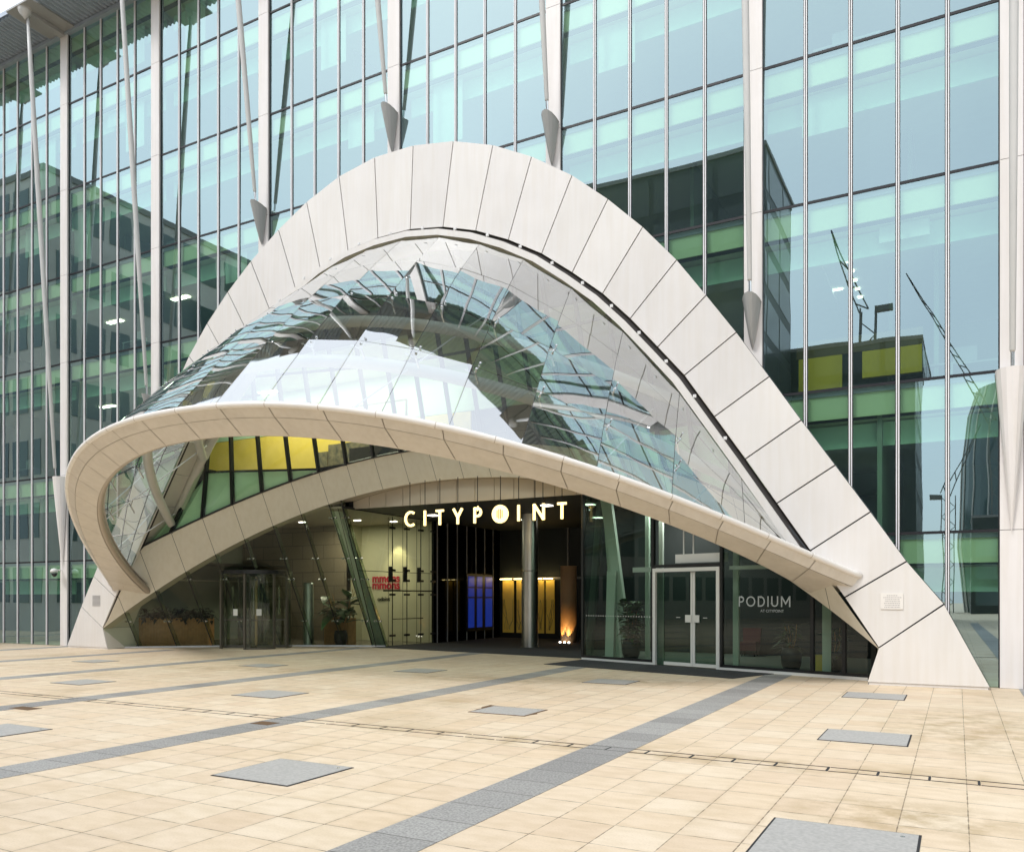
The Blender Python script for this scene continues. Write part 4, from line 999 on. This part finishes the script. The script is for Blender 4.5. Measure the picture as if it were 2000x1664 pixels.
# warm yellow rooms on the second floor
mb = MB(); mb.box(-28.5, -15.2, 5.0, 5.1, 6.45, 8.5); mb.build('yellow_wall', 'yellow', bld); MB().box(-28.5, -12, 5.0, 5.1, 8.52, 10.2).build('upper_wall', 'bulkhead', bld)
mb = MB(); fp = [gp_(u, 6.36)+V((0, .15, 0)) for u in [-.8+1.6*k/24 for k in range(25)]]; fp = [V((p.x, p.y if abs(p.z-6.36) < .1 else 2.6, 6.36)) for p in fp]; mb.grid([fp, [V((p.x, 9, 6.36)) for p in fp]]); mb.build('mezzanine_floor', 'carpet', bld)
mb = MB(); mb.box(-24, -3, 1.6, 9, 10.2, 10.3); mb.build('mezzanine_ceiling', 'ceil', bld)
mb = MB(); mb.box(-3.45, -2.45, 1.2, 1.3, 6.7, 7.75); mb.build('yellow_partition', 'ochre', bld); mb = MB(); mb.box(-2.0, -.72, 1.2, 1.3, 7.12, 7.75); mb.build('yellow_partition', 'ochre', bld)
mb = MB(); mb.box(-3.5, -.7, 1.2, 1.3, 7.76, 8.15); mb.build('brown_bulkhead', mat('brown_trim', (.16, .09, .03), .6), bld)
mb = MB()
for z in (8.9, 8.2): mb.bar((-22.5, 3.9, z), (-17.2, 3.9, z), .05, .05)
mb.bar((-17.2, 3.9, 6.4), (-17.2, 3.9, 8.9), .06, .06, (0, 1, 0)); mb.bar((-20.2, 3.9, 8.2), (-20.2, 3.9, 8.9), .05, .05, (0, 1, 0)); mb.build('rail', 'brown', bld)
pc = thing('wall_picture', 'dark picture on the yellow wall behind the leaning mullions', 'picture', (-20, 4.9, 7.0))
MB().box(-21.3, -19.3, 4.5, 4.56, 6.75, 7.75).build('canvas', 'brown', pc); MB().box(-21.9, -21.35, 4.5, 4.56, 6.8, 7.5).build('side_canvas', 'brown', pc); MB().box(-19.2, -18.6, 4.5, 4.56, 6.8, 7.9).build('side_canvas', 'brown', pc)
l = bpy.data.lights.new('office_lamp', 'AREA'); l.energy = 300; l.color = (1, .92, .75); l.shape = 'RECTANGLE'; l.size = 9; l.size_y = 1.2
lo = bpy.data.objects.new('office_lamp', l); C.objects.link(lo); lo.location = (-20.5, 3.4, 10.12)
# roof overhang
rf = MB(); x = -41.2; ye = -1.62
rows = [[], []]
while x < 6.5:
    for dx, dz in ((0, 0), (.07, 0), (.11, .07), (.18, .07)):
        rows[0].append((x+dx, ye+(0 if dz else 0), 23.86+dz)); rows[1].append((x+dx, .05, 23.86+dz))
    x += .22
rf.grid(rows); rf.build('roof_soffit', 'soffit', bld)
MB().box(-41.3, 6.5, ye-.02, 20, 23.98, 24.15).build('roof', 'soffit', bld)
mb = MB(); mb.box(-41.2, 6.4, -.16, .1, 23.72, 23.85); mb.build('head_flashing', 'soffit', bld)
for x in COLX:
    mb = MB(); mb.box(x-.75, x+.75, ye-.25, -.13, 23.80, 23.86); mb.box(x-.16, x+.16, ye-.1, -.14, 23.66, 23.8); mb.build('roof_bracket_plate', 'bracket', bld)
# struts from column brackets up to the roof edge
BR = {-41.17: (3.0, 6.55, 1), -35.9: (3.0, 6.55, 1), -30.63: (3.0, 6.55, 1), -25.36: (7.9, 9.1, 0), -20.09: (13.42, 14.75, 0), -14.82: (15.1, 16.4, 0), -9.55: (13.4, 14.7, 0), -4.28: (7.75, 9.0, 0), .99: (3.2, 6.6, 1), 6.26: (3.2, 6.6, 1)}
NMS = {-30.63: 'left of the canopy rim'}
for x, (zt_, zh, big) in BR.items():
    y0_, y1_ = -.13, (-.62 if not big else -.5); st_ = None
    wt = .22 if not big else .3
    m_ = 10; rows = []
    # pointed prow: half ellipse plan, tapering to a tip
    for k in range(m_+1):
        t = k/m_; s = t**(.75 if not big else .9); z = lerp(zt_, zh, t)
        ring = []
        for j in range(9):
            a = math.pi*j/8; ring.append((x+wt*s*math.cos(a), y0_+(y1_-y0_)*s*math.sin(a), z-(.16*(1-math.sin(a)) if k == m_ and not big else 0)))
        rows.append(ring)
    mb = MB(); mb.grid(rows); b0 = len(mb.v); mb.v.append((x, y0_, zh)); 
    last = m_*9
    for j in range(8): mb.f.append((last+j, last+j+1, b0))
    t_o = thing('roof_strut', 'slanted grey strut rising from a column bracket to the roof edge', 'strut', (x, -.4, zt_), 'slanted struts in front of the glass facade')
    lbl = {-30.63: 'leftmost long grey strut, with a round ball head under the roof corner', -25.36: 'second grey strut from the left, its foot hidden behind the canopy rim', -20.09: 'grey strut whose bracket meets the left shoulder of the arch', -14.82: 'grey strut just left of the arch crown', -9.55: 'grey strut just right of the arch crown', -4.28: 'grey strut over the right shoulder of the arch', .99: 'rightmost strut with a long tapering white bracket'}.get(round(x, 2))
    t_o['label'] = lbl or ('slanted grey strut beyond the left edge' if x < 0 else 'slanted grey strut beyond the right edge')
    mb.build('bracket', 'column' if big else 'bracket', t_o, smooth=False)
    a = V((x, -.42, zh+.0)); b = V((x, -1.5, 23.7)); ln = (b-a).length; d = (b-a).normalized()
    MB().tube([a-d*.15, a+d*.32], .035, 10).build('pin', 'chrome', t_o)
    MB().tube([a+d*.3, a+d*.34, a+d*ln*.3, a+d*ln*.6, a+d*ln*.9, b], [.045, .055, .078, .09, .078, .05], 14).build('rod', 'rod', t_o, smooth=True)
    mb = MB(); mb.lathe((b.x, b.y-.1, 23.55), [(.03, -.1), (.09, 0), (.2, .1), (.26, .25), (.22, .38), (.1, .42)], 16); mb.build('ball_head', 'rod', t_o, smooth=True)
# security camera
t = thing('security_camera', 'small white dome camera on the leftmost white column', 'security camera', (-30.75, -.35, 2.75))
MB().tube([(-30.72, -.13, 2.95), (-30.72, -.38, 2.95)], .03, 8).build('arm', 'paper', t); MB().lathe((-30.72, -.42, 2.85), [(.13, 0), (.14, .06), (.1, .13), (.03, .16)], 14).build('housing', 'paper', t, smooth=True)
MB().lathe((-30.66, -.44, 2.68), [(.03, 0), (.09, .06), (.12, .15)], 14).build('dome', 'black', t, smooth=True)
# ------------------------------------------------------------------ the other side of the plaza (seen mirrored in the glass)
def block(label, x0, x1, y0, y1, h, st_h, wallm, sill=1.2, pier=3.0, winm='bwin'):
    t = thing('city_block', label, 'building', ((x0+x1)/2, (y0+y1)/2, 0), 'buildings across the plaza')
    MB().box(x0, x1, y0, y1, 0, h).build('wall', wallm, t); MB().box(x0-.08, x1+.08, y0-.08, y1+.08, h, h+.35).build('roof', 'rooff', t)
    nS = int(h/st_h)
    for k in range(nS):
        z0 = k*st_h+sill; z1 = (k+1)*st_h; mb_ = MB()
        for ya in (y0, y1):
            x = x0+.5
            while x < x1-.5: mb_.box(x, min(x+pier-.4, x1-.3), ya-.03, ya+.03, z0, z1); x += pier
        for xa in (x0, x1):
            y = y0+.5
            while y < y1-.5: mb_.box(xa-.03, xa+.03, y, min(y+pier-.4, y1-.3), z0, z1); y += pier
        mb_.build('window_row', winm, t)
    return t
block('long stone banded office block closing the left side of the plaza', -62, -45, -60, -8.2, 25.8, 3.6, 'bcon', 1.6, 1.7)
block('dark tower across the plaza behind the viewer', -38, -13, -57, -45, 36.5, 3.6, 'bdark', .9, 5.2, 'bdwin')
block('lower dark block behind the dark tower', -36, -3, -78, -60, 24.5, 3.5, 'bdark', .9, 6, 'bdwin')
block('low block far across the plaza', 2, 60, -130, -110, 13, 3.4, 'bdark', 1, 3)
block('low block on the right of the plaza', 38, 60, -90, 10, 15, 3.4, 'bcon', 1.3, 3)
block('distant pale block behind the towers', -120, -40, -190, -150, 22, 3.5, 'bcon', 1.3, 3)
t = thing('curved_tower', 'far rounded glass tower beyond the plaza', 'building', (9, -128, 0))
pr = [(7.5, 0), (8.5, 10), (8.2, 22), (7.3, 30), (6.2, 33.5)]
MB().lathe((9, -126, 0), pr, 40).build('shell', 'bwin', t); mb = MB()
for k in range(20):
    a = 2*math.pi*k/20; mb.tube([(9+math.cos(a)*(r+.05), -126+math.sin(a)*(r+.05), z) for r, z in pr], .12, 4)
mb.build('rib', 'bcon', t)
def crane(label, x, y, h, jib, ang, base=0):
    t = thing('tower_crane', label, 'crane', (x, y, 0), 'cranes on the skyline'); mb_ = MB()
    for dx in (-.7, .7):
        for dy in (-.7, .7): mb_.bar((x+dx, y+dy, base), (x+dx, y+dy, h), .14, .14, (0, 1, 0))
    z = base
    while z < h-1.4: mb_.bar((x-.7, y, z), (x+.7, y, z+1.4), .09, .09); mb_.bar((x+.7, y, z+1.4), (x-.7, y, z+2.8), .09, .09); z += 2.8
    mb_.build('mast', 'crane', t)
    e = V((x+jib*math.cos(ang), y, h+jib*math.sin(ang))); d = (e-V((x, y, h))); nn = V((-d.z, 0, d.x)).normalized()*.9; mb_ = MB()
    mb_.bar((x, y, h), e, .13, .13); mb_.bar(V((x, y, h))+nn, e, .13, .13)
    m2 = int(jib/2)
    for k in range(m2): mb_.bar(V((x, y, h)).lerp(e, k/m2), (V((x, y, h))+nn).lerp(e, (k+.5)/m2), .13, .13)
    mb_.build('jib', 'crane', t); MB().box(x-2.4 if math.cos(ang) > 0 else x+.6, x-.6 if math.cos(ang) > 0 else x+2.4, y-.4, y+.4, h-.5, h+.1).build('counterweight', 'crane', t)
crane('crane with a steep jib above the lower dark block', -7.8, -70, 31, 9, R_(112), 24)
crane('crane with a long raised jib right of the dark blocks', 5, -115, 27, 26, R_(118))
crane('small crane low on the skyline', -.8, -118, 17, 11, R_(68))
